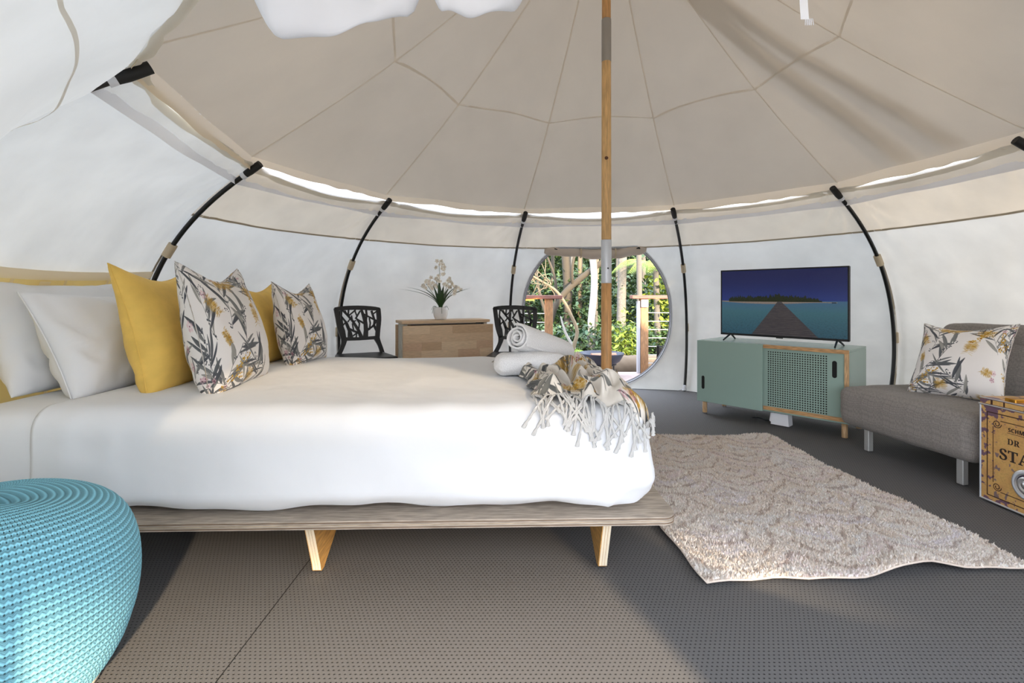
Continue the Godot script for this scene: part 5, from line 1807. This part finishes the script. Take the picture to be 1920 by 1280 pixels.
# where a tree stands as seen from the bed side of the tent, told by the things in front of it
var spots_taken := {}
func seen_behind(kind: String, x: float, d: float) -> String:
	var px := 960.0 + F * x / d
	var bins := [[980.0, "left of the doorway behind the tent wall"], [1018.0, "behind the left railing's wires"], [1040.0, "behind the left railing post"], [1062.0, "just right of the left railing post"], [1084.0, "behind the crooked golden sapling"], [1101.0, "left of the slender white trunk"], [1122.0, "behind the slender white trunk"], [1150.0, "behind the wooden centre pole"], [1164.0, "just right of the wooden centre pole"], [1181.0, "behind the mottled trunk"], [1200.0, "left of the right railing post"], [1216.0, "behind the right railing post"], [1240.0, "behind the right railing's wires"], [1264.0, "at the right edge of the doorway"], [9999.0, "right of the doorway behind the tent wall"]]
	var place := ""
	for b: Array in bins:
		if px < b[0]:
			place = b[1]
			break
	var l := kind + " " + place
	var n: int = spots_taken.get(l, 0)
	spots_taken[l] = n + 1
	return l if n == 0 else l + [", second one", ", third one", ", fourth one"][mini(n - 1, 2)]

func build_forest() -> void:
	var lm := start()
	lm.set_smooth_group(0)
	var L := [Vector3(0, 0, 0), Vector3(0.24, 0.05, 0.35), Vector3(-0.24, 0.05, 0.35), Vector3(0.18, 0.0, 0.75), Vector3(-0.18, 0.0, 0.75), Vector3(0, -0.10, 1.0), Vector3(0, -0.02, 0.45)]
	for k: Array in [[0, 1, 6], [0, 6, 2], [1, 3, 6], [2, 6, 4], [3, 5, 6], [4, 6, 5]]: tri(lm, L[k[0]], L[k[1]], L[k[2]])
	leaf_mesh = done(lm)
	var greens := [Color(0.055, 0.13, 0.035), Color(0.09, 0.19, 0.05), Color(0.13, 0.24, 0.07), Color(0.06, 0.15, 0.08), Color(0.16, 0.25, 0.09)]
	var mids := [Color(0.12, 0.24, 0.06), Color(0.18, 0.31, 0.09), Color(0.10, 0.21, 0.09), Color(0.22, 0.34, 0.12)]
	var lime := [Color(0.42, 0.58, 0.06), Color(0.52, 0.66, 0.10), Color(0.34, 0.52, 0.06)]
	var g := RandomNumberGenerator.new()
	g.seed = 41
	var pale := tri_tex(mk(Color(0.60, 0.585, 0.56), 0.9), T.fine, Vector3(3, 0.8, 3))
	var grey := tri_tex(mk(Color(0.40, 0.385, 0.355), 0.95), T.fine, Vector3(3, 0.8, 3))
	var mott := tri_tex(mk(Color(0.49, 0.475, 0.445), 0.95), T.grain, Vector3(6, 3, 6))
	var tan := tri_tex(mk(Color(0.47, 0.42, 0.34), 0.95), T.fine, Vector3(4, 1, 4))
	var brown := tri_tex(mk(Color(0.30, 0.275, 0.235), 1.0), T.fine, Vector3(4, 1, 4))
	# trunks that can be told apart through the doorway
	trunk_tree("white_gum_tree", "slender white trunk with a slight bend, rising behind the fire bowl", "tree", [V(1.325, -0.35, 8.2), V(1.30, 0.4, 8.2), V(1.36, 1.2, 8.2), V(1.28, 2.2, 8.2), V(1.31, 3.6, 8.2)], 0.062, 0.045, pale)
	trunk_tree("grey_gum_tree", "straight grey trunk close behind the slender white trunk", "tree", [V(1.56, -0.3, 9.3), V(1.55, 1.5, 9.3), V(1.58, 4.2, 9.3)], 0.06, 0.05, grey)
	trunk_tree("mottled_gum_tree", "thick pale mottled trunk right of the centre pole", "tree", [V(1.98, -0.3, 9.0), V(1.99, 1.0, 9.0), V(2.06, 4.4, 9.0)], 0.085, 0.075, mott)
	trunk_tree("thin_tan_tree", "thin straight tan trunk left of the slender white trunk", "tree", [V(1.38, -0.3, 10.2), V(1.40, 1.4, 10.2), V(1.41, 3.2, 10.2)], 0.055, 0.045, tan)
	trunk_tree("dark_stringy_tree", "shaggy brown trunk in the shade left of the thin tan trunk", "tree", [V(1.14, -0.3, 10.0), V(1.12, 1.2, 10.0), V(1.02, 2.6, 10.0), V(0.98, 4.2, 10.0)], 0.10, 0.07, brown)
	trunk_tree("distant_gum_tree", "thin distant trunk above the right railing", "tree", [V(3.2, -0.2, 12.0), V(3.18, 2.0, 12.0), V(3.2, 5.0, 12.0)], 0.06, 0.05, grey)
	trunk_tree("grey_post_tree", "slim grey trunk directly behind the right railing post", "tree", [V(2.06, -0.3, 8.0), V(2.05, 1.4, 8.0), V(2.0, 4.0, 8.0)], 0.045, 0.04, grey)
	var lean := trunk_tree("leaning_tree", "dark mossy trunk leaning far to the right across the doorway view", "tree", [V(0.66, -0.3, 9.5), V(0.72, 0.35, 9.5), V(0.84, 0.78, 9.45), V(1.15, 1.15, 9.4), V(1.72, 1.6, 9.3), V(2.4, 2.1, 9.2)], 0.07, 0.045, brown)
	var o := lean.position
	for b: Array in [[V(0.84, 0.78, 9.45), V(0.80, 1.3, 9.3), V(0.55, 1.9, 9.2)], [V(1.15, 1.15, 9.4), V(1.12, 1.5, 9.2), V(1.3, 2.3, 9.2)], [V(0.72, 0.4, 9.5), V(0.5, 1.1, 9.4), V(0.42, 2.1, 9.4)]]:
		put("branch", tubemesh(spline(b, 10).map(func(p: Vector3) -> Vector3: return p - o), [0.034, 0.032, 0.03, 0.028, 0.026, 0.024, 0.022, 0.02, 0.018, 0.014, 0.01], 8), brown, lean)
	var gold := trunk_tree("crooked_golden_tree", "slim crooked golden sapling trunk behind the towels", "tree", [V(0.86, -0.3, 7.0), V(0.865, 0.0, 7.0), V(0.87, 0.23, 7.0), V(0.92, 0.44, 7.0), V(0.83, 0.68, 7.0), V(0.64, 1.0, 7.0), V(0.30, 1.22, 7.0)], 0.034, 0.016, tan)
	o = gold.position
	put("branch", tubemesh(spline([V(0.885, 0.20, 7.0), V(0.76, 0.42, 7.02), V(0.69, 0.66, 7.04)], 10).map(func(p: Vector3) -> Vector3: return p - o), [0.024, 0.023, 0.022, 0.021, 0.02, 0.019, 0.018, 0.016, 0.014, 0.012, 0.008], 8), pale, gold)
	for k in 26:
		var p := V(0.30 + g.randf_range(-0.02, 0.30), 1.12 + g.randf_range(-0.05, 0.16), 7.0)
		var e := p + Vector3(g.randf_range(-0.28, 0.10), g.randf_range(-0.25, 0.40), g.randf_range(-0.15, 0.15))
		put("twig", tubemesh(spline([p - o, (p + e) / 2 - o + Vector3(g.randf_range(-0.05, 0.05), g.randf_range(-0.05, 0.05), 0), e - o], 6), [0.007, 0.0065, 0.006, 0.005, 0.0045, 0.004, 0.002], 5), tan, gold)
	# more slim trunks standing back among the leaves
	for k in 14:
		var d := 10.8 + fmod(k * 2.7, 8.0)
		var x := d * (0.035 + 0.30 * fmod(k * 0.381966, 1.0))
		var y := -0.4 + smoothstep(9.0, 34.0, d) * 5.5
		trunk_tree("slim_forest_tree", seen_behind(["slim grey forest trunk", "slim tan forest trunk", "slim mottled forest trunk", "slim brown forest trunk"][k % 4], x, d), "tree", [V(x, y, d), V(x + g.randf_range(-0.06, 0.06), y + 2.2, d), V(x + g.randf_range(-0.2, 0.2), y + 5.0, d)], 0.045 + 0.012 * (k % 3), 0.03, [grey, tan, mott, brown][k % 4], "slim forest trunks seen through the doorway")
	# palms
	for s: Array in [["low palm with arching fronds behind the left railing post", V(0.62, -0.2, 7.3), 1.05], ["taller palm whose fronds hang at the upper right of the doorway", V(2.55, 1.25, 8.8), 0.9]]:
		var t := thing("palm", s[0], "palm", s[1], 0, "palms beyond the deck")
		if s[1].y > 1.0: put("trunk", tubemesh([Vector3(0, 0.2, 0), Vector3(0.05, -1.55, 0)], [0.05, 0.06], 10), grey, t)
		for k in 11:
			var a := TAU * k / 11 + 0.3
			var dir := Vector3(cos(a), 0, sin(a))
			var l: float = s[2] * g.randf_range(0.8, 1.1)
			var st := start()
			var mid := func(f: float) -> Vector3: return dir * l * f * (1.0 - 0.12 * f) + Vector3(0, l * (0.95 * f - 1.05 * f * f) + 0.15, 0)
			var rp := []
			for q in 9: rp.append(mid.call(q / 8.0))
			tube(st, rp, [0.010, 0.009, 0.008, 0.007, 0.006, 0.005, 0.004, 0.003, 0.002], 5)
			st.set_smooth_group(-1)
			for q in 26:
				var f := 0.12 + 0.86 * q / 26.0
				var c: Vector3 = mid.call(f)
				var fw: Vector3 = (mid.call(f + 0.02) - c).normalized()
				for sg: float in [-1.0, 1.0]:
					var sd := Vector3(-sin(a), 0, cos(a)) * sg
					var ll := 0.26 * sin(PI * (f * 0.85 + 0.12))
					var tip: Vector3 = c + sd * ll * 0.8 + fw * ll * 0.5 + Vector3(0, -ll * 0.45, 0)
					tri(st, c, c + fw * 0.016, tip)
			var fm := glow_through(mk(Color(0.50, 0.62, 0.20), 0.5), 0.5)
			put("frond", done(st), M.get_or_add("frond", fm), t)
	# lime-leaved saplings
	for s: Array in [["bright lime-green sapling in front of the mottled trunk", V(1.66, -0.25, 7.4), 0.85, 0.24, 420, V(1.70, 0.24, 7.4)], ["bright lime-green shrub top behind the right railing", V(3.05, -0.2, 9.0), 1.35, 0.55, 1100, V(2.95, 0.95, 9.0)]]:
		var t := trunk_tree("lime_sapling", s[0], "shrub", [s[1], s[5]], 0.014, 0.008, tan)
		var c: Vector3 = s[5] - s[1]
		leaves(t, s[4], func(r: RandomNumberGenerator) -> Vector3:
			var v: Vector3 = Vector3(r.randfn(0, 0.45), r.randfn(0, 0.75), r.randfn(0, 0.45)) * float(s[3])
			v.y = snappedf(v.y, 0.11 * s[2]) + r.randf_range(-0.02, 0.02)
			return c + v, 0.085 if s[3] < 0.3 else 0.12, lime, 3 + s[4])
	# dense undergrowth and trees in rows up the slope
	var rows := [[8.6, 0.75, 0.55, 1700, 0.085], [10.6, 1.5, 0.8, 2600, 0.105], [13.0, 2.3, 1.1, 3000, 0.15], [16.5, 3.2, 1.5, 2600, 0.25], [21.0, 4.4, 2.0, 2800, 0.34], [27.0, 6.0, 2.6, 3000, 0.46]]
	var kinds := ["low leafy undergrowth shrub beyond the deck", "leafy understorey shrub on the slope beyond the deck", "young bushy tree on the slope beyond the deck", "dense green tree further up the slope", "tall dark green tree high on the slope", "tall forest tree at the back of the slope"]
	var short := ["low leafy shrub", "leafy understorey shrub", "young bushy tree", "dense green tree", "tall dark green tree", "tallest forest tree"]
	for k in rows.size():
		var r: Array = rows[k]
		var d: float = r[0]
		var step: float = r[2] * 1.35
		var x := -0.06 * d - 0.4
		while x < 0.40 * d + 0.8:
			var dd := d + g.randf_range(-0.6, 0.6)
			var xx := x + g.randf_range(-0.2, 0.2) * step
			var gy := -0.32 + smoothstep(9.0, 34.0, dd) * 5.5 - 0.08
			var h: float = r[1] * g.randf_range(0.8, 1.2)
			var wide: float = r[2] * g.randf_range(0.85, 1.2)
			var t := trunk_tree("shrub" if k < 2 else "forest_tree", seen_behind(short[k], xx, dd), "shrub" if k < 2 else "tree", [V(xx, gy, dd), V(xx + g.randf_range(-0.1, 0.1) * h, gy + h * 0.5, dd), V(xx + g.randf_range(-0.1, 0.1) * h, gy + h * (0.85 if k < 2 else 1.3), dd)], 0.02 + 0.014 * h, 0.01 + 0.006 * h, grey if g.randf() < 0.5 else brown, kinds[k])
			var tones: Array = mids if g.randf() < 0.35 else greens
			leaves(t, r[3], func(q: RandomNumberGenerator) -> Vector3:
				var v := Vector3(q.randfn(0, 0.42), 0, q.randfn(0, 0.42)) * wide
				var c := floorf(q.randf() * 9.0)           # boughs: leaves gather in clumps
				v += Vector3(sin(c * 2.4), 0, cos(c * 2.4)) * wide * 0.55
				return Vector3(v.x, h * (0.06 + 0.12 * c) + q.randfn(0, 0.07) * h, v.z), r[4], tones, int(x * 100.0) + k * 1000)
			x += step
